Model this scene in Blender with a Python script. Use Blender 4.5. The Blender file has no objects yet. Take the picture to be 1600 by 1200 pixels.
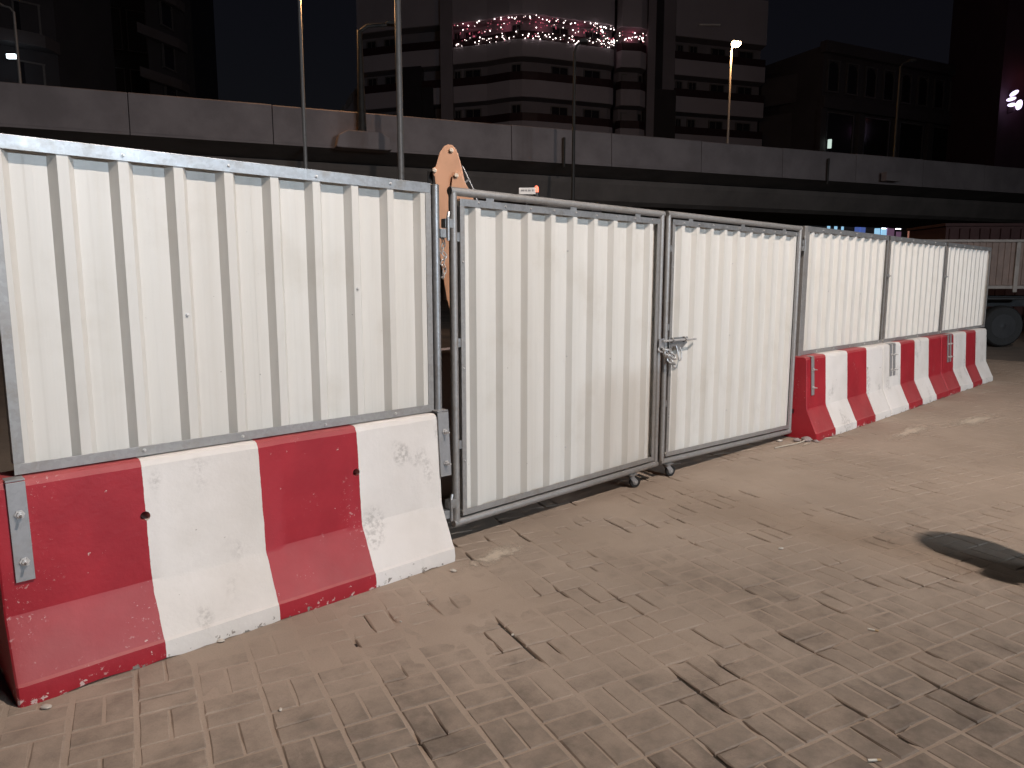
import bpy, bmesh, math, random
from mathutils import Vector, Matrix, noise
random.seed(7)
SC = bpy.context.scene
COL = SC.collection

# ------------------------------------------------------------------ camera
CAM_H = 1.55
PITCH = math.radians(8.06)
YAW = math.radians(46.4)            # the fence runs along +X, the camera looks 46.4 deg to the left of it
FPX = 1130.0                        # focal length in pixels of a 1600 px wide frame
FW = Vector((math.cos(YAW), math.sin(YAW), 0)); RT = Vector((math.sin(YAW), -math.cos(YAW), 0)); UP = Vector((0, 0, 1))
F3 = FW * math.cos(PITCH) - UP * math.sin(PITCH)
U3 = FW * math.sin(PITCH) + UP * math.cos(PITCH)
cd = bpy.data.cameras.new('camera'); cam = bpy.data.objects.new('camera', cd); COL.objects.link(cam)
cd.sensor_width = 36.0; cd.lens = 36.0 * FPX / 1600.0; cd.clip_start = 0.05; cd.clip_end = 2000
cam.matrix_world = Matrix((( RT.x, U3.x, -F3.x, 0), (RT.y, U3.y, -F3.y, 0), (RT.z, U3.z, -F3.z, CAM_H), (0, 0, 0, 1)))
SC.camera = cam
SC.render.resolution_x = 1024; SC.render.resolution_y = 768

# ------------------------------------------------------------------ night sky, moonlight, exposure
w = bpy.data.worlds.new('World'); SC.world = w; w.use_nodes = True
nt = w.node_tree; bg = nt.nodes['Background']
sky = nt.nodes.new('ShaderNodeTexSky'); sky.sky_type = 'NISHITA'; sky.sun_disc = False
sky.sun_elevation = math.radians(4.0); sky.sun_rotation = math.radians(200)
sky.air_density = 1.0; sky.dust_density = 1.0
hs = nt.nodes.new('ShaderNodeMixRGB'); hs.inputs[0].default_value = 0.85; hs.inputs[2].default_value = (0.34, 0.26, 0.50, 1)
nt.links.new(sky.outputs[0], hs.inputs[1]); nt.links.new(hs.outputs[0], bg.inputs[0])
bg.inputs[1].default_value = 0.0075
sd = bpy.data.lights.new('sun', 'SUN'); sd.energy = 0.01; sd.angle = math.radians(0.5); sd.color = (0.75, 0.85, 1.0)
sun = bpy.data.objects.new('sun', sd); COL.objects.link(sun); sun.rotation_euler = (math.radians(50), 0, math.radians(25))
SC.view_settings.view_transform = 'Standard'; SC.view_settings.look = 'None'
SC.view_settings.exposure = 0.0; SC.view_settings.gamma = 1.0; SC.view_settings.use_curve_mapping = False

MAIN_LAMP = Vector((3.2, -2.7, 8.7)); MAIN_W = 12400.0
FLOOD = Vector((5.6, -17.0, 5.4)); FLOOD_W = 2150.0

# ------------------------------------------------------------------ helpers
def G(lat, depth, z=0.0):
    p = FW * depth + RT * lat; return Vector((p.x, p.y, z))
def tag(o, label=None, cat=None, group=None, kind=None):
    if label: o['label'] = label
    if cat: o['category'] = cat
    if group: o['group'] = group
    if kind: o['kind'] = kind
    return o
ORG = {}
def thing(name, label, cat, loc=(0, 0, 0), group=None):
    o = bpy.data.objects.new(name, None); COL.objects.link(o); o.location = loc; o.empty_display_size = 0.1
    ORG[o] = Vector(loc); return tag(o, label, cat, group)

class MB:
    def __init__(s): s.v = []; s.f = []
    def add(s, vs, fs):
        n = len(s.v); s.v += [Vector(q) for q in vs]; s.f += [tuple(i + n for i in f) for f in fs]; return s
    def box(s, x0, x1, y0, y1, z0, z1):
        vs = [(x, y, z) for z in (z0, z1) for y in (y0, y1) for x in (x0, x1)]
        return s.add(vs, [(0, 2, 3, 1), (4, 5, 7, 6), (0, 1, 5, 4), (2, 6, 7, 3), (0, 4, 6, 2), (1, 3, 7, 5)])
    def obox(s, c, ax, ay, az, hx, hy, hz):
        c = Vector(c); ax, ay, az = Vector(ax).normalized(), Vector(ay).normalized(), Vector(az).normalized()
        vs = [c + ax * (hx * i) + ay * (hy * j) + az * (hz * k) for k in (-1, 1) for j in (-1, 1) for i in (-1, 1)]
        return s.add(vs, [(0, 2, 3, 1), (4, 5, 7, 6), (0, 1, 5, 4), (2, 6, 7, 3), (0, 4, 6, 2), (1, 3, 7, 5)])
    def path(s, pts, r, n=10, closed=False, cap=True):
        pts = [Vector(p) for p in pts]; m = len(pts); rs = r if isinstance(r, (list, tuple)) else [r] * m
        rings = []; prev = None
        for i, p in enumerate(pts):
            a = pts[(i - 1) % m] if (closed or i > 0) else p
            b = pts[(i + 1) % m] if (closed or i < m - 1) else p
            t = (b - a).normalized()
            if prev is None:
                h = Vector((0, 0, 1)) if abs(t.z) < 0.9 else Vector((1, 0, 0)); u = t.cross(h).normalized()
            else:
                u = (prev - t * prev.dot(t)).normalized()
            prev = u; q = t.cross(u)
            k = 1.0
            if 0 < i < m - 1 or closed:
                d1 = (p - a).normalized(); d2 = (b - p).normalized(); k = 1.0 / max(0.5, math.cos(0.5 * d1.angle(d2, 0)))
            rings.append([p + (u * math.cos(2 * math.pi * j / n) + q * math.sin(2 * math.pi * j / n)) * rs[i] for j in range(n)])
        vs = [v for rg in rings for v in rg]; fs = []
        for i in range(m if closed else m - 1):
            i2 = (i + 1) % m
            for j in range(n):
                j2 = (j + 1) % n; fs.append((i * n + j, i * n + j2, i2 * n + j2, i2 * n + j))
        if cap and not closed:
            fs.append(tuple(range(n - 1, -1, -1))); fs.append(tuple((m - 1) * n + j for j in range(n)))
        return s.add(vs, fs)
    def prism(s, poly, c, ax, ay, an, h0, h1):
        c, ax, ay, an = Vector(c), Vector(ax), Vector(ay), Vector(an); n = len(poly)
        vs = [c + ax * x + ay * y + an * h for h in (h0, h1) for x, y in poly]
        fs = [tuple(range(n - 1, -1, -1)), tuple(range(n, 2 * n))] + [(i, (i + 1) % n, n + (i + 1) % n, n + i) for i in range(n)]
        return s.add(vs, fs)
    def ball(s, c, r, seg=8, rings=5, sz=1.0):
        c = Vector(c); vs = [c + Vector((0, 0, r * sz))]; fs = []
        for i in range(1, rings):
            a = math.pi * i / rings
            for j in range(seg):
                b = 2 * math.pi * j / seg; vs.append(c + Vector((r * math.sin(a) * math.cos(b), r * math.sin(a) * math.sin(b), r * sz * math.cos(a))))
        vs.append(c - Vector((0, 0, r * sz))); L = len(vs) - 1
        for j in range(seg):
            j2 = (j + 1) % seg; fs.append((0, 1 + j, 1 + j2)); fs.append((L, 1 + (rings - 2) * seg + j2, 1 + (rings - 2) * seg + j))
            for i in range(rings - 2): fs.append((1 + i * seg + j, 1 + (i + 1) * seg + j, 1 + (i + 1) * seg + j2, 1 + i * seg + j2))
        return s.add(vs, fs)
    def lathe(s, prof, c, ax, n=20):
        c = Vector(c); ax = Vector(ax).normalized(); h = Vector((0, 0, 1)) if abs(ax.z) < 0.9 else Vector((1, 0, 0))
        u = ax.cross(h).normalized(); q = ax.cross(u); vs = []; fs = []; m = len(prof)
        for r, t in prof:
            for j in range(n): a = 2 * math.pi * j / n; vs.append(c + ax * t + (u * math.cos(a) + q * math.sin(a)) * r)
        for i in range(m - 1):
            for j in range(n): j2 = (j + 1) % n; fs.append((i * n + j, i * n + j2, (i + 1) * n + j2, (i + 1) * n + j))
        fs.append(tuple(range(n - 1, -1, -1))); fs.append(tuple((m - 1) * n + j for j in range(n)))
        return s.add(vs, fs)
    def build(s, name, mat, parent=None, bevel=0.0, smooth=False, origin=None, seg=2):
        root = parent; off = Vector(origin) if origin is not None else Vector((0, 0, 0))
        if parent is not None: off = ORG[parent]
        me = bpy.data.meshes.new(name); me.from_pydata([v - off for v in s.v], [], s.f); me.validate()
        b = bmesh.new(); b.from_mesh(me); bmesh.ops.recalc_face_normals(b, faces=b.faces); b.to_mesh(me); b.free()
        me.materials.append(mat); o = bpy.data.objects.new(name, me); COL.objects.link(o)
        if smooth:
            for p in me.polygons: p.use_smooth = True
            me.set_sharp_from_angle(angle=math.radians(40))
        if bevel > 0:
            m = o.modifiers.new('bevel', 'BEVEL'); m.width = bevel; m.segments = seg; m.limit_method = 'ANGLE'; m.angle_limit = math.radians(35)
        if parent is not None: o.parent = parent; ORG[o] = off
        else: o.location = off; ORG[o] = off
        return o

# ------------------------------------------------------------------ materials
def nodes(name):
    m = bpy.data.materials.new(name); m.use_nodes = True; t = m.node_tree; return m, t, t.nodes['Principled BSDF']
def nd(t, ty, **k):
    n = t.nodes.new(ty)
    for a, v in k.items():
        if a in n.inputs.keys(): n.inputs[a].default_value = v
        else: setattr(n, a, v)
    return n
def rgb(c): return (c[0], c[1], c[2], 1)
def math_(t, op, a, b=None, c=None, clamp=False):
    n = t.nodes.new('ShaderNodeMath'); n.operation = op; n.use_clamp = clamp
    for i, x in enumerate((a, b, c)):
        if x is None: continue
        if isinstance(x, (int, float)): n.inputs[i].default_value = x
        else: t.links.new(x, n.inputs[i])
    return n.outputs[0]
def mixc(t, fac, a, b):
    n = t.nodes.new('ShaderNodeMixRGB')
    for i, x in enumerate((fac, a, b)):
        if isinstance(x, (int, float)): n.inputs[i].default_value = x
        elif isinstance(x, tuple): n.inputs[i].default_value = rgb(x)
        else: t.links.new(x, n.inputs[i])
    return n.outputs[0]
def noise_(t, scale, detail=4, rough=0.55, vec=None, out='Fac'):
    n = nd(t, 'ShaderNodeTexNoise'); n.inputs['Scale'].default_value = scale; n.inputs['Detail'].default_value = detail; n.inputs['Roughness'].default_value = rough
    if vec is not None: t.links.new(vec, n.inputs['Vector'])
    return n.outputs[out]
def ramp(t, fac, a, b):
    n = nd(t, 'ShaderNodeMapRange'); n.inputs['From Min'].default_value = a; n.inputs['From Max'].default_value = b; n.interpolation_type = 'SMOOTHSTEP'
    t.links.new(fac, n.inputs['Value']); return n.outputs['Result']
def geopos(t): return t.nodes.new('ShaderNodeNewGeometry').outputs['Position']
def mat(name, c, rough=0.6, metal=0.0, var=0.2, scale=6.0, bump=0.0, bscale=60.0, c2=None):
    m, t, b = nodes(name); p = geopos(t)
    n = ramp(t, noise_(t, scale, 5, 0.6, p), 0.3, 0.7)
    c2 = c2 or tuple(x * (1 - var) for x in c)
    t.links.new(mixc(t, n, tuple(c), tuple(c2)), b.inputs['Base Color'])
    b.inputs['Metallic'].default_value = metal
    r = nd(t, 'ShaderNodeMapRange'); r.inputs['To Min'].default_value = max(0.05, rough - 0.08); r.inputs['To Max'].default_value = min(1, rough + 0.08)
    t.links.new(noise_(t, scale * 2.3, 4, 0.6, p), r.inputs['Value']); t.links.new(r.outputs[0], b.inputs['Roughness'])
    if bump > 0:
        bn = nd(t, 'ShaderNodeBump'); bn.inputs['Strength'].default_value = 0.6; bn.inputs['Distance'].default_value = bump
        t.links.new(noise_(t, bscale, 6, 0.65, p), bn.inputs['Height']); t.links.new(bn.outputs[0], b.inputs['Normal'])
    return m
def emit(name, c, s):
    m, t, b = nodes(name); b.inputs['Base Color'].default_value = rgb(c); b.inputs['Emission Color'].default_value = rgb(c); b.inputs['Emission Strength'].default_value = s; return m

def sheet_mat():
    m, t, b = nodes('white coated steel sheet'); p = geopos(t)
    mp = nd(t, 'ShaderNodeMapping'); mp.inputs['Scale'].default_value = (14, 14, 0.5); t.links.new(p, mp.inputs['Vector'])
    streak = ramp(t, noise_(t, 1.0, 5, 0.6, mp.outputs[0]), 0.35, 0.75)
    base = mixc(t, math_(t, 'MULTIPLY', streak, 0.45), (0.70, 0.685, 0.645), (0.60, 0.58, 0.53))
    dust = ramp(t, noise_(t, 2.2, 6, 0.65, p), 0.50, 0.75)
    base = mixc(t, math_(t, 'MULTIPLY', dust, 0.3), base, (0.50, 0.46, 0.39))
    spec = ramp(t, noise_(t, 38, 2, 0.5, p), 0.775, 0.80)
    base = mixc(t, math_(t, 'MULTIPLY', spec, 0.5), base, (0.16, 0.14, 0.12))
    t.links.new(base, b.inputs['Base Color']); b.inputs['Roughness'].default_value = 0.42
    bn = nd(t, 'ShaderNodeBump'); bn.inputs['Strength'].default_value = 0.25; bn.inputs['Distance'].default_value = 0.006
    mp2 = nd(t, 'ShaderNodeMapping'); mp2.inputs['Scale'].default_value = (9, 9, 1.6); t.links.new(p, mp2.inputs['Vector'])
    t.links.new(noise_(t, 1.0, 3, 0.5, mp2.outputs[0]), bn.inputs['Height']); t.links.new(bn.outputs[0], b.inputs['Normal'])
    return m
def galv_mat(name, c=(0.44, 0.45, 0.46), c2=(0.30, 0.30, 0.30), metal=0.7, rough=0.42):
    m, t, b = nodes(name); p = geopos(t)
    v = nd(t, 'ShaderNodeTexVoronoi'); v.inputs['Scale'].default_value = 70; t.links.new(p, v.inputs['Vector'])
    sp = nd(t, 'ShaderNodeSeparateColor'); t.links.new(v.outputs['Color'], sp.inputs[0])
    a = mixc(t, math_(t, 'MULTIPLY', sp.outputs[0], 0.5), c, c2)
    d = ramp(t, noise_(t, 9, 6, 0.7, p), 0.5, 0.72)
    a = mixc(t, math_(t, 'MULTIPLY', d, 0.6), a, (0.30, 0.27, 0.23))
    t.links.new(a, b.inputs['Base Color']); b.inputs['Metallic'].default_value = metal
    r = nd(t, 'ShaderNodeMapRange'); r.inputs['To Min'].default_value = rough - 0.12; r.inputs['To Max'].default_value = rough + 0.18
    t.links.new(noise_(t, 12, 5, 0.6, p), r.inputs['Value']); t.links.new(r.outputs[0], b.inputs['Roughness'])
    bn = nd(t, 'ShaderNodeBump'); bn.inputs['Strength'].default_value = 0.3; bn.inputs['Distance'].default_value = 0.002
    t.links.new(noise_(t, 40, 4, 0.6, p), bn.inputs['Height']); t.links.new(bn.outputs[0], b.inputs['Normal'])
    return m
def barrier_mat(name, bounds, first_red, seed):
    """Painted bands along the barrier's own length; bounds in metres from its left end."""
    m, t, b = nodes(name); tc = nd(t, 'ShaderNodeTexCoord'); ob = tc.outputs['Object']
    sh = nd(t, 'ShaderNodeMapping'); sh.inputs['Location'].default_value = (seed * 3.1, seed * 1.7, 0); t.links.new(ob, sh.inputs['Vector']); ob2 = sh.outputs[0]
    sx = nd(t, 'ShaderNodeSeparateXYZ'); t.links.new(ob, sx.inputs[0])
    wob = math_(t, 'MULTIPLY', math_(t, 'SUBTRACT', noise_(t, 9, 4, 0.7, ob2), 0.5), 0.011)
    x = math_(t, 'ADD', sx.outputs[0], wob)
    red = 1.0 if first_red else 0.0; sgn = -1.0 if first_red else 1.0
    acc = None
    for bd in bounds:
        g = math_(t, 'MULTIPLY', math_(t, 'GREATER_THAN', x, bd), sgn); sgn = -sgn
        acc = g if acc is None else math_(t, 'ADD', acc, g)
    isred = math_(t, 'ADD', acc, red)
    white = mixc(t, ramp(t, noise_(t, 1.7, 5, 0.6, ob2), 0.35, 0.7), (0.78, 0.75, 0.72), (0.68, 0.65, 0.61))
    mps = nd(t, 'ShaderNodeMapping'); mps.inputs['Scale'].default_value = (1, 1, 0.7); t.links.new(ob2, mps.inputs['Vector'])
    blot = math_(t, 'MULTIPLY', ramp(t, noise_(t, 5.5, 2, 0.4, mps.outputs[0]), 0.56, 0.72), ramp(t, noise_(t, 45, 4, 0.7, ob2), 0.40, 0.62))
    white = mixc(t, math_(t, 'MULTIPLY', blot, 0.55), white, (0.33, 0.31, 0.29))
    redc = mixc(t, ramp(t, noise_(t, 2.6, 5, 0.6, ob2), 0.3, 0.7), (0.40, 0.022, 0.034), (0.31, 0.014, 0.024))
    fl = math_(t, 'MULTIPLY', ramp(t, noise_(t, 4.0, 3, 0.5, ob2), 0.56, 0.66), ramp(t, noise_(t, 60, 3, 0.7, ob2), 0.60, 0.68))
    redc = mixc(t, math_(t, 'MULTIPLY', fl, 0.55), redc, (0.60, 0.42, 0.40))
    col = mixc(t, isred, white, redc)
    # settled dust on the sloping foot
    gn = nd(t, 'ShaderNodeNewGeometry'); sn = nd(t, 'ShaderNodeSeparateXYZ'); t.links.new(gn.outputs['Normal'], sn.inputs[0])
    dst = math_(t, 'MULTIPLY', ramp(t, sn.outputs[2], 0.25, 0.5), math_(t, 'ADD', math_(t, 'MULTIPLY', noise_(t, 7, 5, 0.6, ob2), 0.16), 0.05))
    col = mixc(t, dst, col, (0.52, 0.42, 0.37))
    # knocked-off paint near the foot and chips to bare concrete
    zz = sx.outputs[2]
    low = math_(t, 'SUBTRACT', 1.0, ramp(t, zz, 0.0, 0.085))
    chip = ramp(t, math_(t, 'ADD', noise_(t, 22, 5, 0.65, ob2), math_(t, 'MULTIPLY', low, 0.13)), 0.70, 0.73)
    col = mixc(t, chip, col, mixc(t, isred, (0.30, 0.27, 0.24), (0.58, 0.43, 0.40)))
    chip2 = ramp(t, math_(t, 'ADD', noise_(t, 13, 5, 0.7, ob2), math_(t, 'MULTIPLY', math_(t, 'SUBTRACT', 1.0, ramp(t, zz, 0.0, 0.04)), 0.17)), 0.73, 0.75)
    col = mixc(t, chip2, col, (0.25, 0.23, 0.20))
    t.links.new(col, b.inputs['Base Color'])
    rr = mixc(t, isred, (0.66, 0.66, 0.66), (0.50, 0.50, 0.50)); t.links.new(rr, b.inputs['Roughness'])
    bn = nd(t, 'ShaderNodeBump'); bn.inputs['Strength'].default_value = 0.5; bn.inputs['Distance'].default_value = 0.004
    hgt = math_(t, 'SUBTRACT', noise_(t, 30, 6, 0.6, ob2), math_(t, 'MULTIPLY', chip2, 0.8))
    t.links.new(hgt, bn.inputs['Height']); t.links.new(bn.outputs[0], b.inputs['Normal'])
    return m
def sand_colour(t, p):
    a = mixc(t, ramp(t, noise_(t, 1.1, 6, 0.6, p), 0.3, 0.7), (0.395, 0.318, 0.256), (0.325, 0.260, 0.208))
    return mixc(t, math_(t, 'MULTIPLY', ramp(t, noise_(t, 160, 3, 0.7, p), 0.45, 0.75), 0.35), a, (0.20, 0.155, 0.12))
def paver_mat():
    m, t, b = nodes('dusty concrete paver'); p = geopos(t)
    at = nd(t, 'ShaderNodeAttribute'); at.attribute_name = 'tone'
    stone = mixc(t, at.outputs['Fac'], (0.115, 0.093, 0.077), (0.205, 0.170, 0.140))
    stone = mixc(t, ramp(t, noise_(t, 26, 5, 0.7, p), 0.35, 0.75), stone, (0.170, 0.138, 0.112))
    sand = sand_colour(t, p)
    big = noise_(t, 0.85, 4, 0.55, p); med = noise_(t, 7.5, 5, 0.65, p)
    # the dust lies thicker along the hoarding than out in the yard, with a ragged edge
    sp = nd(t, 'ShaderNodeSeparateXYZ'); t.links.new(p, sp.inputs[0])
    yy = math_(t, 'MULTIPLY', math_(t, 'ADD', math_(t, 'MULTIPLY', sp.outputs[0], 0.5), sp.outputs[1]), 0.085)
    cov = math_(t, 'ADD', math_(t, 'ADD', math_(t, 'MULTIPLY', big, 0.55), math_(t, 'MULTIPLY', med, 0.55)), yy)
    f = ramp(t, cov, 0.53, 0.90)
    col = mixc(t, math_(t, 'MULTIPLY', f, 0.92), stone, sand)
    t.links.new(col, b.inputs['Base Color']); b.inputs['Roughness'].default_value = 0.85; b.inputs['Specular IOR Level'].default_value = 0.25
    bn = nd(t, 'ShaderNodeBump'); bn.inputs['Strength'].default_value = 0.55; bn.inputs['Distance'].default_value = 0.004
    t.links.new(math_(t, 'ADD', noise_(t, 34, 7, 0.7, p), math_(t, 'MULTIPLY', noise_(t, 190, 3, 0.6, p), 0.3)), bn.inputs['Height']); t.links.new(bn.outputs[0], b.inputs['Normal'])
    return m
def sand_mat(name='wind-blown sand'):
    m, t, b = nodes(name); p = geopos(t)
    t.links.new(sand_colour(t, p), b.inputs['Base Color']); b.inputs['Roughness'].default_value = 0.92; b.inputs['Specular IOR Level'].default_value = 0.2
    bn = nd(t, 'ShaderNodeBump'); bn.inputs['Strength'].default_value = 0.5; bn.inputs['Distance'].default_value = 0.004
    t.links.new(noise_(t, 60, 7, 0.7, p), bn.inputs['Height']); t.links.new(bn.outputs[0], b.inputs['Normal'])
    return m

M_SHEET = sheet_mat(); M_GALV = galv_mat('galvanised steel'); M_GALV2 = galv_mat('dull galvanised tube', (0.40, 0.39, 0.38), (0.30, 0.29, 0.28), 0.55, 0.5)
M_PLATE = galv_mat('grey painted plate', (0.34, 0.34, 0.35), (0.28, 0.28, 0.28), 0.3, 0.45)
M_ZINC = mat('bright zinc bolts', (0.62, 0.61, 0.60), 0.35, 0.35, 0.2, 40)
M_RUBBER = mat('black rubber', (0.02, 0.02, 0.02), 0.7, 0, 0.3, 20)
M_PAVER = paver_mat(); M_SAND = sand_mat()
M_BED_SHADE = mat('bedding darkened for joint shade', (0.035, 0.027, 0.021), 0.95, 0, 0.3, 30)  # bedding soil made near-black so open paver joints look shaded
M_GROUND = mat('sandy asphalt', (0.20, 0.165, 0.135), 0.9, 0, 0.4, 0.5, 0.01, 30, (0.12, 0.10, 0.085))
M_CONC = mat('weathered concrete', (0.37, 0.305, 0.295), 0.85, 0, 0.25, 0.8, 0.01, 12)
M_CONC_D = mat('dark weathered concrete', (0.22, 0.185, 0.165), 0.9, 0, 0.3, 0.6, 0.01, 12)
M_GAP = mat('joint sealant', (0.05, 0.05, 0.05), 0.9, 0, 0.2, 8)
M_ASPH = mat('asphalt', (0.05, 0.05, 0.05), 0.9, 0, 0.3, 2)
M_POLE = galv_mat('lamp post steel', (0.42, 0.41, 0.40), (0.34, 0.33, 0.32), 0.3, 0.5)
M_POLE_D = mat('dark painted post', (0.06, 0.055, 0.05), 0.6, 0.2, 0.3, 4)
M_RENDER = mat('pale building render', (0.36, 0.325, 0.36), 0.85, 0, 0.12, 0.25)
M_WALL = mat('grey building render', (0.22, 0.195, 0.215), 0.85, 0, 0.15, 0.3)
M_DARKCLAD = mat('dark cladding', (0.035, 0.03, 0.034), 0.4, 0, 0.3, 0.5)
M_RAIL = mat('dark maroon railing', (0.04, 0.015, 0.018), 0.5, 0.2, 0.3, 3)
M_FRAMEW = mat('window frame', (0.16, 0.15, 0.15), 0.5, 0.3, 0.2, 4)
m_, t_, b_ = nodes('dark window glass'); b_.inputs['Base Color'].default_value = (0.02, 0.018, 0.022, 1); b_.inputs['Roughness'].default_value = 0.12
n_ = noise_(t_, 0.6, 2, 0.5, geopos(t_)); bn_ = nd(t_, 'ShaderNodeBump'); bn_.inputs['Strength'].default_value = 0.1; t_.links.new(n_, bn_.inputs['Height']); t_.links.new(bn_.outputs[0], b_.inputs['Normal'])
M_GLASS = m_
M_TAN = mat('faded yellow machine paint', (0.72, 0.40, 0.25), 0.5, 0, 0.18, 3, 0.001, 30)
M_PIN = mat('worn pin heads', (0.85, 0.72, 0.58), 0.4, 0, 0.1, 30)
M_BLACK = mat('black steel', (0.02, 0.02, 0.021), 0.5, 0.2, 0.3, 8)
M_WHITEP = mat('white plastic', (0.75, 0.73, 0.70), 0.5, 0, 0.1, 8)
M_TRUCKR = mat('grey truck rails', (0.34, 0.30, 0.27), 0.6, 0.1, 0.25, 6)
M_TRUCK = mat('brown truck side', (0.24, 0.17, 0.14), 0.6, 0, 0.25, 4)
M_TRUCKB = mat('truck chassis black', (0.03, 0.029, 0.03), 0.5, 0.1, 0.3, 5)
M_SODIUM = emit('sodium lamp lens', (1.0, 0.66, 0.36), 60.0)
M_WHITELAMP = emit('white lamp lens', (1.0, 0.93, 0.82), 30.0)

# ------------------------------------------------------------------ ground and paving
gr = MB().add([(-250, -250, -0.016), (350, -250, -0.016), (350, 350, -0.016), (-250, 350, -0.016)], [(0, 1, 2, 3)]).build('ground', M_GROUND)
tag(gr, 'dusty grey brown yard ground running back under the overpass', 'ground', kind='structure')
PX0, PX1, PY0, PY1 = -2.2, 17.0, -3.4, 5.2
pav = MB().add([(PX0, PY0, -0.0125), (PX1, PY0, -0.0125), (PX1, PY1, -0.0125), (PX0, PY1, -0.0125)], [(0, 1, 2, 3)]).build('pavement', M_BED_SHADE)
tag(pav, 'block paved yard of dusty basketweave pavers before the hoarding', 'pavement', kind='structure')
EA = math.radians(74.1); E1 = Vector((math.cos(EA), math.sin(EA), 0)); E2 = Vector((math.sin(EA), -math.cos(EA), 0))
MOD = 0.2045
def paver_geo(L, W, T=0.05, seed=0):
    r = random.Random(seed); b = 0.0035
    hl, hw = L / 2, W / 2; vs = []
    for z, ins in ((-T, 0.0), (-b * 1.2, 0.0), (0.0, b * 1.5)):
        for sx, sy in ((-1, -1), (0, -1), (1, -1), (1, 0), (1, 1), (0, 1), (-1, 1), (-1, 0)):
            j = r.uniform(0, 0.0035) if z > -T else 0
            vs.append(Vector((sx * (hl - ins - j), sy * (hw - ins - j), z + (r.uniform(-.0008, .0008) if z == 0 else 0))))
    vs.append(Vector((0, 0, 0.0003))); fs = []
    for k in (0, 8):
        for i in range(8): i2 = (i + 1) % 8; fs.append((k + i, k + i2, k + 8 + i2, k + 8 + i))
    for i in range(8): fs.append((16 + i, 16 + (i + 1) % 8, 24))
    return vs, fs
NV = 24; variants = []
for k in range(NV):
    vs, fs = paver_geo(0.2005, 0.0990, 0.012, k); me = bpy.data.meshes.new('paver'); me.from_pydata(vs, [], fs); me.materials.append(M_PAVER)
    a = me.attributes.new('tone', 'FLOAT', 'FACE'); tv = random.random(); a.data.foreach_set('value', [tv] * len(fs)); variants.append((me, vs, fs))
cells = []
N = 70
for i in range(-N, N * 2):
    for j in range(-N * 2, N * 2):
        c = E1 * (i * MOD) + E2 * (j * 0.2115 + 0.03)
        if not (PX0 + 0.15 < c.x < PX1 - 0.15 and PY0 + 0.15 < c.y < PY1 - 0.15): continue
        if (i + j) % 2: items = [(c + E2 * s * 0.0505, EA) for s in (-1, 1)]
        else: items = [(c + E1 * s * 0.0505, EA - math.pi / 2) for s in (-1, 1)]
        for q, ang in items:
            d = q - Vector((0, 0, CAM_H)); dep = d.dot(F3); px = 9e9
            inside = False
            if dep > 0.3:
                x = 800 + FPX * d.dot(RT) / dep; y = 600 - FPX * d.dot(U3) / dep
                inside = -40 < x < 1640 and y < 1235 and not (q.y > 3.0 and (q.x < 2.5 or q.x > 6.9))
            cells.append((q, ang, dep if inside else 1e6))
cells.sort(key=lambda e: e[2])
fv, ff, ft = [], [], []
for k, (q, ang, dep) in enumerate(cells):
    n1 = noise.noise(q * 0.55) * 0.006 + noise.noise(q * 1.7 + Vector((5, 5, 5))) * 0.003
    dz = n1 * 0.30 + random.uniform(-0.0009, 0.0009)
    rot = Matrix.Translation((q.x + random.uniform(-.0015, .0015), q.y + random.uniform(-.0015, .0015), dz)) @ Matrix.Rotation(ang + random.gauss(0, 0.009), 4, 'Z') @ Matrix.Rotation(random.gauss(0, 0.006), 4, 'X') @ Matrix.Rotation(random.gauss(0, 0.004), 4, 'Y')
    me, vs, fs = random.choice(variants)
    if k < 300:
        o = bpy.data.objects.new('paver', me); COL.objects.link(o); o.parent = pav; o.matrix_local = rot
    else:
        n = len(fv); fv += [rot @ v for v in vs]; ff += [tuple(a + n for a in f) for f in fs]; ft += [random.random()] * len(fs)
me = bpy.data.meshes.new('paver_field'); me.from_pydata(fv, [], ff); me.materials.append(M_PAVER)
a = me.attributes.new('tone', 'FLOAT', 'FACE'); a.data.foreach_set('value', ft)
o = bpy.data.objects.new('paver_field', me); COL.objects.link(o); o.parent = pav; tag(o, 'remaining pavers of the yard farther off', kind='stuff')
# sand washed into the joints
def sand_h(x, y):
    p = Vector((x, y, 0))
    h = -0.0024 + 0.0026 * noise.fractal(p * 0.9, 1.0, 2.0, 3) + 0.0014 * noise.noise(p * 4.0 + Vector((9, 1, 3))) + 0.0011 * noise.noise(p * 15.0)
    h += 0.0012 * min(1.0, max(0.0, (x * 0.5 + y - 1.0) / 3.0))
    c = noise.noise(p * 3.2 + Vector((3, 8, 2))) + 0.55 * noise.noise(p * 9.0)
    side = min(1.0, max(0.15, (x - 0.9) / 1.2))
    if c > 0.26: h -= 0.10 * (c - 0.26) * side
    return max(-0.0165, min(h, 0.0016 - 0.0056 * min(1.0, max(0.0, (3.5 - (x * 0.5 + y)) / 1.3))))
nx, ny = 320, 150; vs, fs = [], []
for j in range(ny + 1):
    for i in range(nx + 1):
        x = PX0 + 0.05 + (PX1 - PX0 - 0.1) * (i / nx) ** 1.25; y = PY0 + 0.05 + (PY1 - PY0 - 0.1) * j / ny
        vs.append((x, y, sand_h(x, y)))
for j in range(ny):
    for i in range(nx): a = j * (nx + 1) + i; fs.append((a, a + 1, a + nx + 2, a + nx + 1))
sandm = MB().add(vs, fs).build('sand', M_SAND, smooth=True); tag(sandm, 'pale sand filling the joints and drifted over the pavers', 'sand', kind='stuff')

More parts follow.
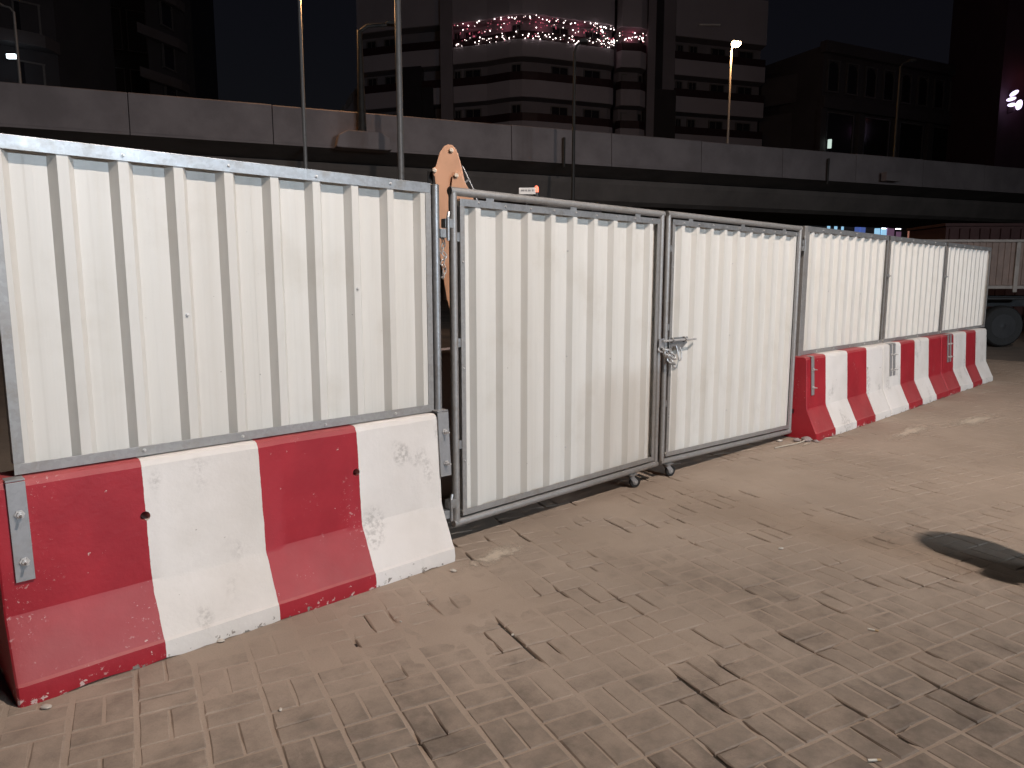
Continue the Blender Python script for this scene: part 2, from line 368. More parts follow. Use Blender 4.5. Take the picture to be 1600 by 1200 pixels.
def sand_drift(cx, cy, rx, ry, rot, h, label, seed):
    r = random.Random(seed); mb = MB(); n = 26; m = 7; vs = [(cx, cy, h)]; fs = []
    off = [0.75 + 0.5 * noise.noise(Vector((math.cos(2 * math.pi * j / n) * 1.6 + seed * 7, math.sin(2 * math.pi * j / n) * 1.6, 0.3))) for j in range(n)]
    for k in range(1, m + 1):
        f = k / m
        for j in range(n):
            a = 2 * math.pi * j / n; x = rx * f * off[j] * math.cos(a); y = ry * f * off[j] * math.sin(a)
            X = cx + x * math.cos(rot) - y * math.sin(rot); Y = cy + x * math.sin(rot) + y * math.cos(rot)
            z = h * (1 - f * f) * (0.7 + 0.6 * noise.noise(Vector((X * 9, Y * 9, seed)))) + 0.0030
            vs.append((X, Y, max(z, 0.0030)))
    for j in range(n): fs.append((0, 1 + j, 1 + (j + 1) % n))
    for k in range(m - 1):
        for j in range(n): a = 1 + k * n + j; b = 1 + k * n + (j + 1) % n; fs.append((a, a + n, b + n, b))
    o = mb.add(vs, fs).build('sand_drift', M_DRIFT, smooth=True, origin=(cx, cy, 0)); tag(o, label, 'sand', kind='stuff')
    at_ = o.data.attributes.new('thick', 'FLOAT', 'POINT'); at_.data.foreach_set('value', [1.0] + [1.0 - k / m for k in range(1, m + 1) for j in range(n)])
def drift_mat():
    m, t, b = nodes('pale cement dust'); p = geopos(t)
    t.links.new(mixc(t, noise_(t, 40, 5, 0.7, p), (0.62, 0.53, 0.43), (0.50, 0.42, 0.335)), b.inputs['Base Color']); b.inputs['Roughness'].default_value = 0.95
    at = nd(t, 'ShaderNodeAttribute'); at.attribute_name = 'thick'
    f = math_(t, 'ADD', at.outputs['Fac'], math_(t, 'MULTIPLY', math_(t, 'SUBTRACT', noise_(t, 26, 6, 0.75, p), 0.5), 1.5))
    t.links.new(math_(t, 'MULTIPLY', ramp(t, f, 0.05, 0.95), 0.9), b.inputs['Alpha']); return m
M_DRIFT = drift_mat()
M_STRAP = mat('pale strap', (0.50, 0.44, 0.36), 0.8, 0, 0.2, 30)
sand_drift(2.66, 2.92, 0.34, 0.16, 0.15, 0.005, 'pale cement dust heap at the end of the near barrier', 1)
sand_drift(8.1, 2.5, 0.95, 0.22, 0.05, 0.003, 'pale dust streak on paving before the far barriers', 2)
sand_drift(9.3, 2.2, 1.0, 0.25, -0.1, 0.003, 'long pale dust patch out from the far barriers', 3)
sand_drift(7.75, 0.75, 0.9, 0.3, 0.3, 0.003, 'pale dust patch at the right edge of the yard', 4)
sand_drift(6.75, 2.98, 0.24, 0.06, 0.05, 0.005, 'pale rubble dust at the foot of the gate post', 5)

# ------------------------------------------------------------------ concrete barriers
def barrier(x0, x1, toe, bounds, first_red, seed, label, holes):
    L = x1 - x0; hw = 0.245
    prof = [(-hw, 0.0), (-hw - 0.002, 0.03), (-hw + 0.004, 0.076), (-hw + 0.014, 0.086), (-0.135, 0.288), (-0.127, 0.31), (-0.098, 0.79), (-0.088, 0.812), (-0.07, 0.82)]
    prof = prof + [(-y, z) for y, z in reversed(prof)]
    xs = [0.0, 0.006, 0.02] + [0.02 + (L - 0.04) * k / 40 for k in range(1, 40)] + [L - 0.02, L - 0.006, L]
    vs = []; m = len(prof); fs = []
    for x in xs:
        e = min(x, L - x); ins = 0.014 if e == 0 else (0.004 if e < 0.01 else 0)
        for y, z in prof:
            p = Vector((x * 1.0, y, z)); nn = noise.noise(p * 6 + Vector((seed * 9, 0, 0))) * 0.0025
            k = 1 - ins / 0.25
            zz = z if z > 0 else max(0, noise.noise(Vector((x * 11, y, seed)))) * 0.016 + max(0, noise.noise(Vector((x * 2.7, y * 2, seed + 4))) - 0.25) * 0.05
            vs.append((x0 + x, toe + hw + y * k + nn, zz - (ins * 0.6 if z > 0.5 else 0) + (nn if z > .5 else 0)))
    for i in range(len(xs) - 1):
        for j in range(m): j2 = (j + 1) % m; fs.append((i * m + j, i * m + j2, (i + 1) * m + j2, (i + 1) * m + j))
    fs.append(tuple(range(m - 1, -1, -1))); fs.append(tuple((len(xs) - 1) * m + j for j in range(m)))
    o = MB().add(vs, fs).build('concrete_barrier', barrier_mat('painted concrete %d' % seed, bounds, first_red, seed), smooth=True, origin=(x0, toe + hw, 0))
    o.data.set_sharp_from_angle(angle=math.radians(16)); b_sp = o.data.materials[0].node_tree.nodes['Principled BSDF']; b_sp.inputs['Specular IOR Level'].default_value = 0.35
    tag(o, label, 'barrier', 'red and white concrete barriers under the hoarding')
    for hx, hz in holes:                                # through holes for the lifting bar, cut for real
        c = MB().path([(hx, toe - 0.1, hz), (hx, toe + 0.6, hz)], 0.02, 16).build('cutter', M_CONC)
        md = o.modifiers.new('hole', 'BOOLEAN'); md.operation = 'DIFFERENCE'; md.object = c; md.solver = 'EXACT'
        bpy.context.view_layer.update(); ev = o.evaluated_get(bpy.context.evaluated_depsgraph_get()); nm = bpy.data.meshes.new_from_object(ev)
        o.modifiers.clear(); o.data = nm; bpy.data.objects.remove(c)
    return o
barrier(0.385, 2.445, 3.02, [0.515, 1.015, 1.535], True, 1, 'nearest red and white concrete barrier with two lifting holes', [(0.897, 0.583), (1.905, 0.583)])
barrier(6.93, 8.92, 2.955, [0.43, 0.97, 1.50], True, 2, 'red ended concrete barrier standing right beside the gate post', [(8.46, 0.58)])
barrier(8.935, 11.06, 2.955, [0.56, 1.06, 1.60], False, 3, 'middle concrete barrier of the far row of three', [])
barrier(11.075, 13.30, 2.955, [0.52, 1.12, 1.62], True, 4, 'farthest concrete barrier at the end of the hoarding', [])
# the third barrier ends red, the fourth begins red: together they show one double-width red band

# ------------------------------------------------------------------ hoarding panels
RD, RW, CR = 0.036, 0.026, 0.038        # rib depth, flank width, crest width
def corrugated(xa, xb, z0, z1, ycrest, pitch, phase, slope0=0.0):
    """Vertical ribs; crest at ycrest (towards the camera), pan RD behind it. One sheet, folded steel 1.5 mm thick."""
    k = math.floor((xa - phase) / pitch) - 1; pts = []
    while True:
        s = phase + k * pitch
        for dx, dy in ((0, RD), (RW, 0), (RW + CR, 0), (2 * RW + CR, RD)): pts.append((s + dx, ycrest + dy))
        mid = (s + 2 * RW + CR + s + pitch) / 2
        pts += [(mid - 0.02, ycrest + RD), (mid - 0.012, ycrest + RD - 0.0007), (mid + 0.012, ycrest + RD - 0.0007), (mid + 0.02, ycrest + RD)]
        k += 1
        if s > xb + pitch: break
    def yat(x):
        for (a, ya), (b, yb) in zip(pts, pts[1:]):
            if a <= x <= b: return ya + (yb - ya) * (x - a) / max(1e-9, b - a)
        return ycrest + RD
    prof = [(xa, yat(xa))] + [p for p in pts if xa < p[0] < xb] + [(xb, yat(xb))]
    n = len(prof); rows = 7; vs = []
    for th in (0, 0.0015):
        for r in range(rows + 1):
            f = r / rows
            for x, y in prof:
                zb = z0 + slope0 * (x - xa)
                z = zb + (z1 - zb) * f
                vs.append((x, y + th + 0.0022 * noise.noise(Vector((x * 3.1, z * 2.3, 1.0))) * math.sin(math.pi * f), z))
    fs = []; T = n * (rows + 1)
    for r in range(rows):
        for i in range(n - 1):
            a = r * n + i; fs.append((a, a + 1, a + n + 1, a + n)); fs.append((T + a, T + a + n, T + a + n + 1, T + a + 1))
    for i in range(n - 1):
        fs.append((i, T + i, T + i + 1, i + 1)); a = rows * n + i; fs.append((a, a + 1, T + a + 1, T + a))
    for r in range(rows):
        a = r * n; fs.append((a, a + n, T + a + n, T + a)); a = r * n + n - 1; fs.append((a, T + a, T + a + n, a + n))
    return MB().add(vs, fs)
def screw(p, parent, r=0.0055):
    p = Vector(p); return MB().lathe([(r * 1.5, 0), (r * 1.5, 0.0015), (r, 0.0017), (r, 0.006), (r * 0.6, 0.007)], p, (0, -1, 0), 8).build('screw', M_ZINC, parent)
def bolt(p, n, parent, r=0.011, out=0.03):
    p = Vector(p); n = Vector(n)
    return MB().lathe([(r * 1.9, 0), (r * 1.9, 0.003), (r * 1.3, 0.0032), (r * 1.3, 0.014), (r * 0.55, 0.0145), (r * 0.55, out)], p, n, 6).build('bolt', M_ZINC, parent)
YF = 3.212                              # front of the steel lips
def lip_h(x0, x1, z0, z1, top, deep=0.045, yf=YF, tilt=0.0):   # angle iron: lip facing out, flange at the outer edge
    mb = MB()
    def bx(xa, xb, y0, y1, za, zb):
        vs = [(x, y, z + tilt * (x - x0)) for z in (za, zb) for y in (y0, y1) for x in (xa, xb)]
        mb.add(vs, [(0, 2, 3, 1), (4, 5, 7, 6), (0, 1, 5, 4), (2, 6, 7, 3), (0, 4, 6, 2), (1, 3, 7, 5)])
    bx(x0, x1, yf, yf + 0.003, z0, z1)
    if top: bx(x0, x1, yf + 0.0031, yf + deep, z1 - 0.003, z1)
    else: bx(x0, x1, yf + 0.0031, yf + deep, z0, z0 + 0.003)
    return mb
def lip_v(x0, x1, z0, z1, left, deep=0.045, yf=YF):
    mb = MB().box(x0, x1, yf, yf + 0.003, z0, z1)
    if left: mb.box(x0, x0 + 0.003, yf + 0.0031, yf + deep, z0, z1)
    else: mb.box(x1 - 0.003, x1, yf + 0.0031, yf + deep, z0, z1)
    return mb
def hoarding_panel(x0, x1, z0, z1, label, phase, pitch=0.211, seam=None):
    t = thing('hoarding_panel', label, 'fence panel', (x0, 3.25, z0), 'white corrugated hoarding panels on the barriers')
    lip_h(x0, x1, z1 - 0.052, z1, True).build('top_rail', M_GALV, t, 0.0012)
    lip_h(x0, x1, z0, z0 + 0.042, False).build('bottom_rail', M_GALV2, t, 0.0012)
    lip_v(x0, x0 + 0.036, z0 + 0.0425, z1 - 0.0525, True).build('stile', M_GALV2, t, 0.0012)
    lip_v(x1 - 0.036, x1, z0 + 0.0425, z1 - 0.0525, False).build('stile', M_GALV2, t, 0.0012)
    sm = seam if seam else (x0 + x1) / 2
    yc = YF + 0.0045
    corrugated(x0 + 0.006, sm, z0 + 0.006, z1 - 0.006, yc, pitch, phase).build('sheet', M_SHEET, t)
    corrugated(sm + 0.0005, x1 - 0.006, z0 + 0.006, z1 - 0.006, yc, pitch, phase).build('sheet', M_SHEET, t)
    k = 0; s = phase - 3 * pitch
    while s < x1 + pitch:
        cx = s + RW + CR / 2
        if x0 + 0.05 < cx < x1 - 0.05:
            if k % 2 == 0:
                screw((cx, YF, z1 - 0.026 + random.uniform(-.006, .006)), t); screw((cx, YF, z0 + 0.02 + random.uniform(-.004, .004)), t)
            if k % 4 == 1:
                screw((cx, yc, z0 + (z1 - z0) * random.uniform(0.45, 0.62)), t)
        s += pitch; k += 1
    return t
def fix_plate(x, parent, toe=3.02, wdt=0.062, z0=0.435, z1=0.812):
    """Flat plate bolted down the barrier's upper face."""
    def yb(z): return toe + 0.245 - (0.127 - (z - 0.31) / 0.48 * 0.029) - 0.004
    c = (x, (yb(z0) + yb(z1)) / 2 - 0.0035, (z0 + z1) / 2); az = Vector((0, yb(z1) - yb(z0), z1 - z0)).normalized(); ax = Vector((1, 0, 0)); an = az.cross(ax)
    p = MB().obox(c, ax, an, az, wdt / 2, 0.003, (z1 - z0) / 2).build('fixing_plate', M_PLATE, parent, 0.0015)
    MB().obox((x, yb(z1) + 0.026, z1 + 0.006), ax, (0, 1, 0), (0, 0, 1), wdt / 2, 0.03, 0.0035).build('plate_lip', M_PLATE, p, 0.001)
    for zz in (z0 + 0.075, z0 + 0.255):
        bolt((x + 0.002, yb(zz) - 0.008, zz), (0.1, -1, 0), p, 0.0095, 0.04)
pL = hoarding_panel(0.47, 2.452, 0.826, 2.076, 'large nearest white corrugated hoarding panel left of the gate', 0.672)
fix_plate(0.462, pL)
for xa, xb, ph, lb in ((7.045, 9.185, 7.13, 'white corrugated hoarding panel just right of the gate'), (9.235, 11.36, 9.33, 'middle white corrugated panel of the three past the gate'), (11.41, 13.62, 11.5, 'farthest white corrugated hoarding panel at the end of the row')):
    p = hoarding_panel(xa, xb, 0.822, 2.085, lb, ph)
    if xb < 13: fix_plate(xb - 0.03, p, 2.955)
    if xa > 8: fix_plate(xa + 0.03, p, 2.955)
    else: fix_plate(xa + 0.0, p, 2.955)
# clips that tie neighbouring panels together
for x in (9.21, 11.385):
    o = MB().box(x - 0.04, x + 0.04, YF - 0.012, YF - 0.002, 1.60, 1.635).path([(x - 0.032, YF - 0.01, 1.617), (x - 0.032, YF - 0.03, 1.617)], 0.008, 6).path([(x + 0.032, YF - 0.01, 1.617), (x + 0.032, YF - 0.03, 1.617)], 0.008, 6).build('panel_clip', M_GALV, bevel=0.001, origin=(x, YF, 1.6))
    tag(o, 'steel clip joining the first and second panels past the gate' if x < 10 else 'steel clip joining the last two hoarding panels', 'clip', 'clips between hoarding panels')

# ------------------------------------------------------------------ gate posts
gp = thing('gate_post', 'galvanised steel gate post bolted to the near barrier', 'post', (2.485, 3.215, 0.42), 'gate posts')
MB().path([(2.486, 3.222, 0.50), (2.486, 3.222, 2.066)], 0.024, 16).build('tube', M_GALV, gp, smooth=True)
MB().lathe([(0.0245, 0), (0.0245, 0.004), (0.018, 0.008)], (2.486, 3.222, 2.066), (0, 0, 1), 16).build('cap', M_GALV, gp, smooth=True)
fix_plate(2.474, gp, 3.02, 0.075, 0.46, 0.825)
gp2 = thing('gate_post', 'galvanised gate post reaching the ground beside the far barriers', 'post', (6.995, 3.235, 0.0), 'gate posts')
MB().box(6.968, 7.030, 3.205, 3.265, -0.01, 2.085).build('tube', M_GALV2, gp2, 0.004)
MB().box(6.93, 7.06, 3.15, 3.30, -0.004, 0.006).build('foot_plate', M_GALV2, gp2, 0.001)

# ------------------------------------------------------------------ gate leaves
def gate_leaf(x0, x1, zb0, zb1, z1, label, phase, yc=3.238, pitch=0.211):
    t = thing('gate_leaf', label, 'gate', (x0, yc, min(zb0, zb1)), 'leaves of the double gate')
    r = 0.024
    pts = [(x0 + r, yc, zb0 + r), (x1 - r, yc, zb1 + r), (x1 - r, yc, z1 - r), (x0 + r, yc, z1 - r)]
    for a, b in ((0, 1), (2, 3)):
        p, q = Vector(pts[a]), Vector(pts[b]); d = (q - p).normalized() * r
        MB().path([p - d * 0.9, q + d * 0.9], r, 16).build('frame_tube', M_GALV2, t, smooth=True)
    for a, b in ((1, 2), (3, 0)):
        p, q = Vector(pts[a]), Vector(pts[b])
        MB().path([p, q], r * 0.985, 16).build('frame_tube', M_GALV2, t, smooth=True)
    yl = yc - 0.020; g = 0.062; tl = (zb1 - zb0) / (x1 - x0)
    xa, xb = x0 + g, x1 - g; za0 = zb0 + g + tl * g; za1 = zb0 + g + tl * (x1 - g - x0); zt = z1 - g
    lip_h(xa, xb, zt - 0.040, zt, True, 0.04, yl).build('inner_rail', M_GALV, t, 0.001)
    lip_h(xa, xb, za0, za0 + 0.036, False, 0.04, yl, tl).build('inner_rail', M_GALV2, t, 0.001)
    lip_v(xa, xa + 0.032, za0 + 0.037, zt - 0.0405, True, 0.04, yl).build('inner_stile', M_GALV2, t, 0.001)
    lip_v(xb - 0.032, xb, za1 + 0.037, zt - 0.0405, False, 0.04, yl).build('inner_stile', M_GALV2, t, 0.001)
    sm = x0 + 0.99
    corrugated(xa + 0.004, sm, za0 + 0.006, zt - 0.005, yl + 0.0045, pitch, phase, tl).build('sheet', M_SHEET, t)
    corrugated(sm + 0.0005, xb - 0.004, za0 + 0.006 + tl * (sm - xa), zt - 0.005, yl + 0.0045, pitch, phase, tl).build('sheet', M_SHEET, t)
    # welded tabs between tube and inner frame
    for f in (0.12, 0.5, 0.86):
        MB().box(xa + (xb - xa) * f - 0.03, xa + (xb - xa) * f + 0.03, yl + 0.006, yl + 0.012, zt + 0.0005, z1 - r).build('weld_tab', M_GALV, t)
    for zz in (0.6, 1.2, 1.8):
        MB().box(x0 + r, xa - 0.0005, yl + 0.006, yl + 0.012, zz - 0.025, zz + 0.025).build('weld_tab', M_GALV, t)
    k = 0; s = phase
    while s < xb:
        cx = s + RW + CR / 2
        if xa + 0.05 < cx < xb - 0.05:
            screw((cx, yl, zt - 0.018 + random.uniform(-.005, .005)), t, 0.0048)
        s += pitch; k += 1
    for zz in (0.42, 1.07, 1.72): screw((sm - 0.012, yl + 0.012, zz + random.uniform(-.03, .03)), t, 0.0045)
    for zz in (0.5, 1.05, 1.66): screw((xa + 0.016, yl, zz), t, 0.0045)
    return t
gL = gate_leaf(2.600, 4.652, 0.103, 0.108, 2.074, 'left leaf of the double gate with strongly ribbed white sheet', 2.755)
gR = gate_leaf(4.692, 6.935, 0.112, 0.040, 2.080, 'right leaf of the double gate carrying the slide bolt', 4.86)
def hinge(parent, xp, xg, z, yc):
    """Two lugs and a pin between a post and a leaf."""
    h = MB().box(min(xp, xg) , (xp + xg) / 2 + 0.004, yc - 0.022, yc + 0.022, z - 0.055, z - 0.006).box((xp + xg) / 2 - 0.012, max(xp, xg), yc - 0.02, yc + 0.02, z, z + 0.05).build('hinge', M_GALV, parent, 0.002)
    MB().path([((xp + xg) / 2, yc - 0.028, z - 0.07), ((xp + xg) / 2, yc - 0.028, z + 0.06), ((xp + xg) / 2 + 0.012, yc - 0.02, z + 0.085)], 0.009, 8).build('hinge_pin', M_GALV, h)
hinge(gL, 2.508, 2.602, 1.845, 3.222); hinge(gL, 2.508, 2.602, 0.235, 3.222)
hinge(gR, 6.93, 6.972, 1.90, 3.225); hinge(gR, 6.93, 6.972, 0.30, 3.225)
def caster(parent, x, y, ztop, ang):
    c = Vector((x, y, 0)); d = Vector((math.cos(ang), math.sin(ang), 0)); n = Vector((-d.y, d.x, 0)); R = 0.044; wc = c + d * 0.028 + Vector((0, 0, R + 0.001))
    k = MB().box(x - 0.042, x + 0.042, y - 0.032, y + 0.032, ztop - 0.006, ztop).lathe([(0.026, 0), (0.026, -0.016), (0.018, -0.02)], (x, y, ztop - 0.006), (0, 0, 1), 14).build('caster', M_GALV, parent, 0.001)
    for s in (-1, 1):
        MB().prism([(-0.022, ztop - 0.024), (0.02, ztop - 0.024), (0.046, R + 0.012), (0.036, R - 0.014), (0.016, R - 0.01)], c + n * (0.018 * s), d, (0, 0, 1), n, -0.0016, 0.0016).build('fork', M_GALV, k)
    MB().lathe([(R * 0.55, -0.013), (R * 0.9, -0.0135), (R, -0.009), (R, 0.009), (R * 0.9, 0.0135), (R * 0.55, 0.013)], wc, n, 22).build('wheel', M_RUBBER, k, smooth=True)
    MB().lathe([(R * 0.52, -0.0145), (R * 0.50, -0.010), (R * 0.50, 0.010), (R * 0.52, 0.0145)], wc, n, 16).build('hub', M_GALV2, k)
    MB().path([wc - n * 0.024, wc + n * 0.024], 0.006, 8).build('axle', M_ZINC, k)
caster(gL, 4.33, 3.235, 0.108, math.radians(-25)); caster(gR, 4.80, 3.235, 0.109, math.radians(-20))
# slide bolt
YB = 3.214
sb = MB().prism([(4.735, 1.118), (4.99, 1.118), (4.99, 1.085), (4.975, 1.085), (4.985, 1.068), (4.955, 1.05), (4.90, 1.02), (4.85, 1.018), (4.845, 1.048), (4.735, 1.048)], (0, 0, 0), (1, 0, 0), (0, 0, 1), (0, -1, 0), -YB + 0.002, -YB + 0.007).build('slide_bolt', M_GALV, gR, 0.001)
MB().path([(4.63, YB - 0.021, 1.100), (5.085, YB - 0.021, 1.094)], 0.0085, 10).build('bolt_rod', M_ZINC, sb, smooth=True)
for x in (4.755, 4.925):
    MB().path([(x, YB - 0.004, 1.116), (x, YB - 0.024, 1.116), (x, YB - 0.036, 1.100), (x, YB - 0.024, 1.083), (x, YB - 0.004, 1.083)], 0.006, 8).build('bolt_staple', M_GALV2, sb)
MB().box(4.60, 4.668, 3.205, 3.2125, 1.05, 1.118).build('strike_plate', M_PLATE, gL, 0.001)
# chain around the meeting tubes
def link(c, d, n, L, W, r):
    c, d, n = Vector(c), Vector(d).normalized(), Vector(n); n = (n - d * n.dot(d)).normalized(); pts = []
    for k in range(8):
        a = math.pi * k / 7 - math.pi / 2; pts.append(c + d * (L / 2 - W / 2 + W / 2 * math.cos(a)) + n * (W / 2 * math.sin(a)))
    for k in range(8):
        a = math.pi * k / 7 + math.pi / 2; pts.append(c + d * (-L / 2 + W / 2 + W / 2 * math.cos(a)) + n * (W / 2 * math.sin(a)))
    return MB().path(pts, r, 6, closed=True)
def chain(pts, label, L=0.036, W=0.022, r=0.0036):
    P = [Vector(p) for p in pts]; t = thing('chain', label, 'chain', P[-1])
    seg = [(P[i + 1] - P[i]).length for i in range(len(P) - 1)]; tot = sum(seg); s = 0; k = 0
    while s < tot:
        a = s; i = 0
        while i < len(seg) - 1 and a > seg[i]: a -= seg[i]; i += 1
        d = (P[i + 1] - P[i]).normalized(); c = P[i] + d * a
        h = Vector((0, -1, 0.15)) if k % 2 else d.cross(Vector((0, -1, 0.15)))
        if h.length < 0.1: h = Vector((1, 0, 0))
        link(c, d + Vector((random.uniform(-.15, .15), random.uniform(-.15, .15), random.uniform(-.15, .15))), h, L, W, r).build('chain_link', M_ZINC, t, smooth=True)
        s += L - 2.2 * r; k += 1
    return t
chain([(4.625, 3.205, 1.035), (4.66, 3.185, 1.03), (4.72, 3.178, 1.0), (4.775, 3.18, 0.965), (4.765, 3.182, 0.955), (4.70, 3.176, 0.975), (4.655, 3.178, 1.005), (4.648, 3.182, 0.995), (4.70, 3.17, 0.945), (4.755, 3.17, 0.91)], 'steel chain looped round the meeting stiles below the slide bolt', 0.052, 0.033, 0.0062)
MB().path([(4.832, YB - 0.006, 1.05), (4.835, YB - 0.02, 1.0), (4.84, YB - 0.026, 0.955), (4.852, YB - 0.028, 0.935), (4.868, YB - 0.028, 0.935), (4.88, YB - 0.026, 0.955), (4.884, YB - 0.02, 1.0), (4.885, YB - 0.006, 1.04)], 0.0052, 8).build('hasp_loop', M_ZINC, sb, smooth=True)
chain([(2.545, 3.235, 1.80), (2.55, 3.228, 1.76), (2.535, 3.23, 1.72), (2.56, 3.226, 1.69), (2.54, 3.23, 1.655), (2.558, 3.23, 1.62), (2.545, 3.232, 1.58)], 'short bunched chain hanging in the gap beside the left hinge', 0.034, 0.02, 0.0032)

# ------------------------------------------------------------------ small litter on the paving
def pebble(x, y, r, label, m, flat=0.5, sq=1.0, rot=0.0):
    mb = MB(); b = bmesh.new(); bmesh.ops.create_icosphere(b, subdivisions=2, radius=1.0)
    vs = []
    for v in b.verts:
        c = v.co * (1 + 0.28 * noise.noise(v.co * 1.5 + Vector((x * 9, y * 9, 0)))); X = c.x * r * sq; Y = c.y * r
        vs.append((x + X * math.cos(rot) - Y * math.sin(rot), y + X * math.sin(rot) + Y * math.cos(rot), 0.001 + r * flat * 0.8 + c.z * r * flat))
    fs = [[v.index for v in f.verts] for f in b.faces]; b.verts.index_update(); b.free()
    return tag(mb.add(vs, fs).build('stone_chip', m, smooth=True, origin=(x, y, 0)), label, 'stone', 'loose chips on the paving')
M_CHIP = mat('pale stone chip', (0.55, 0.50, 0.44), 0.8, 0, 0.3, 60)
def gpix(x, y):
    d = F3 * FPX + RT * (x - 800) - U3 * (y - 600); return Vector((0, 0, CAM_H)) + d * (-CAM_H / d.z)
for (x, y, r, lb) in ((626, 972, 0.005, 'pale stone chip lying out from the near barrier end'), (801, 993, 0.007, 'tiny pale chip beside a dark paver joint below the gate'), (438, 1110, 0.007, 'tiny pale chip on the sandy joint in the left foreground'),
                      (708, 893, 0.013, 'broken concrete crumb at the corner of the near barrier'), (72, 1107, 0.014, 'pale concrete crumb at the left foot of the near barrier'), (1220, 858, 0.011, 'single pale chip alone out in the right of the yard'),
                      (345, 1003, 0.012, 'grey crumb broken off the white band of the near barrier'), (1218, 690, 0.022, 'concrete crumb by the foot of the right gate post'), (855, 755, 0.010, 'small chip on the paving under the left gate leaf')):
    g = gpix(x, y); pebble(g.x, g.y, r, lb, M_CHIP, 0.55, 1.5, random.uniform(0, 3))
for x, y, r, lb in ((6.86, 3.03, 0.045, 'largest broken concrete lump by the red end of the far barrier'), (6.80, 3.10, 0.03, 'smaller concrete lump behind the one by the far barrier'), (6.90, 2.95, 0.022, 'concrete crumb fallen before the far barrier corner')):
    pebble(x, y, r, lb, M_CONC, 0.6, 1.3, random.uniform(0, 3))
M_BUTT = mat('cigarette paper', (0.70, 0.66, 0.58), 0.8, 0, 0.15, 80)
for x, y, a, lb in ((1366, 1190, -0.72, 'white cigarette end lying at the bottom right'), (1364, 986, -1.25, 'white cigarette end in the middle right of the yard')):
    g = gpix(x, y); d = Vector((math.cos(a), math.sin(a), 0))
    bt = thing('cigarette_end', lb, 'litter', (g.x, g.y, 0), 'cigarette ends')
    MB().path([g - d * 0.022 + UP * 0.0055, g + d * 0.008 + UP * 0.0055], 0.0042, 8).build('paper', M_BUTT, bt, smooth=True)
    MB().path([g + d * 0.0082 + UP * 0.0055, g + d * 0.022 + UP * 0.0055], 0.0041, 8).build('filter', mat('cork paper', (0.55, 0.38, 0.20), 0.8), bt, smooth=True)
sp_ = [Vector((6.35, 3.10, 0.006)), Vector((6.5, 3.06, 0.016)), Vector((6.66, 3.04, 0.010)), Vector((6.84, 3.02, 0.02)), Vector((7.02, 2.99, 0.008)), Vector((7.2, 2.93, 0.006))]
tag(MB().path(sp_, 0.007, 6).build('plastic_strap', M_STRAP, smooth=True, origin=(6.35, 3.1, 0)), 'pale strap end trailing on the ground under the right gate leaf', 'strap')

# ------------------------------------------------------------------ stand-in post added just outside the frame to cast a shadow into view
SPX, SPY = 4.50, 0.53
lb = thing('shadow_post', 'dark round unseen post added at the right to cast a shadow', 'post', (SPX, SPY, 0))
MB().lathe([(0.21, 0), (0.21, 0.06), (0.19, 0.07), (0.195, 1.2), (0.19, 1.23)], (SPX, SPY, 0), (0, 0, 1), 24).build('body', M_BLACK, lb, smooth=True)
MB().lathe([(0.20, 1.23), (0.20, 1.32), (0.18, 1.42), (0.08, 1.50), (0.02, 1.52)], (SPX, SPY, 0), (0, 0, 1), 24).build('cap', M_BLACK, lb, smooth=True)
MB().box(SPX - 0.27, SPX - 0.15, SPY - 0.05, SPY + 0.07, 0.70, 0.86).build('side_box', M_BLACK, lb, 0.01)

# ------------------------------------------------------------------ lamps
def light(name, ty, loc, energy, color, parent, target=None, **k):
    l = bpy.data.lights.new(name, ty); l.energy = energy; l.color = color
    for a, v in k.items(): setattr(l, a, v)
    o = bpy.data.objects.new(name, l); COL.objects.link(o); o.parent = parent; o.location = Vector(loc) - ORG[parent]
    if target is not None: o.rotation_euler = (Vector(target) - Vector(loc)).to_track_quat('-Z', 'Y').to_euler()
    return o
def lamp_post(base, h, label, arm=None, r0=0.09, r1=0.05, m=None, lens=None, head=True, group=None, hl=0.62, plinth=True):
    base = Vector(base); t = thing('street_lamp', label, 'street lamp', base, group); m = m or M_POLE
    MB().path([base, base + UP * (h * 0.5), base + UP * h], [r0, (r0 + r1) / 2, r1], 12).build('pole', m, t, smooth=True)
    if plinth: MB().lathe([(r0 * 1.9, 0), (r0 * 1.9, 0.03), (r0 * 1.35, 0.05), (r0 * 1.25, 0.5), (r0 * 1.02, 0.52)], base, UP, 12).build('base_collar', m, t)
    tip = base + UP * h
    if arm is not None:
        a = Vector(arm); e = tip + a + UP * 0.25
        MB().path([tip - UP * 0.05, tip + a * 0.3 + UP * 0.16, e], r1 * 0.8, 8).build('arm', m, t, smooth=True)
        d = a.normalized(); n = Vector((-d.y, d.x, 0)); c = e + d * hl * 0.42
        if head:
            hd = MB().prism([(-hl * 0.5, 0.02), (-hl * 0.42, 0.09), (hl * 0.1, 0.13), (hl * 0.46, 0.08), (hl * 0.5, 0.0), (-hl * 0.5, 0.0)], c, d, UP, n, -0.15, 0.15).build('lamp_head', m, t, 0.02)
            if lens:
                MB().ball(c - UP * 0.04, 0.24, 14, 9, 0.7).build('lens', lens, hd, smooth=True)
        return t, c - UP * 0.25
    return t, tip
t, c = lamp_post((3.2, -4.25, 0), 8.6, 'tall street lamp behind the viewer lighting the yard', (0, 1.2, 0), 0.1, 0.06, lens=M_WHITELAMP)
light('yard_light', 'SPOT', MAIN_LAMP, MAIN_W, (1.0, 0.86, 0.765), t, target=(5.6, 3.0, 0.0), spot_size=math.radians(150), spot_blend=1.0, shadow_soft_size=0.16)
ff_ = thing('fill_floodlight', 'added cool white floodlights on a cross bar mast out of view', 'fill_floodlight', (5.6, -17.4, 0))  # unseen mast added for cool fill and rail highlight; heads spread to soften shadows
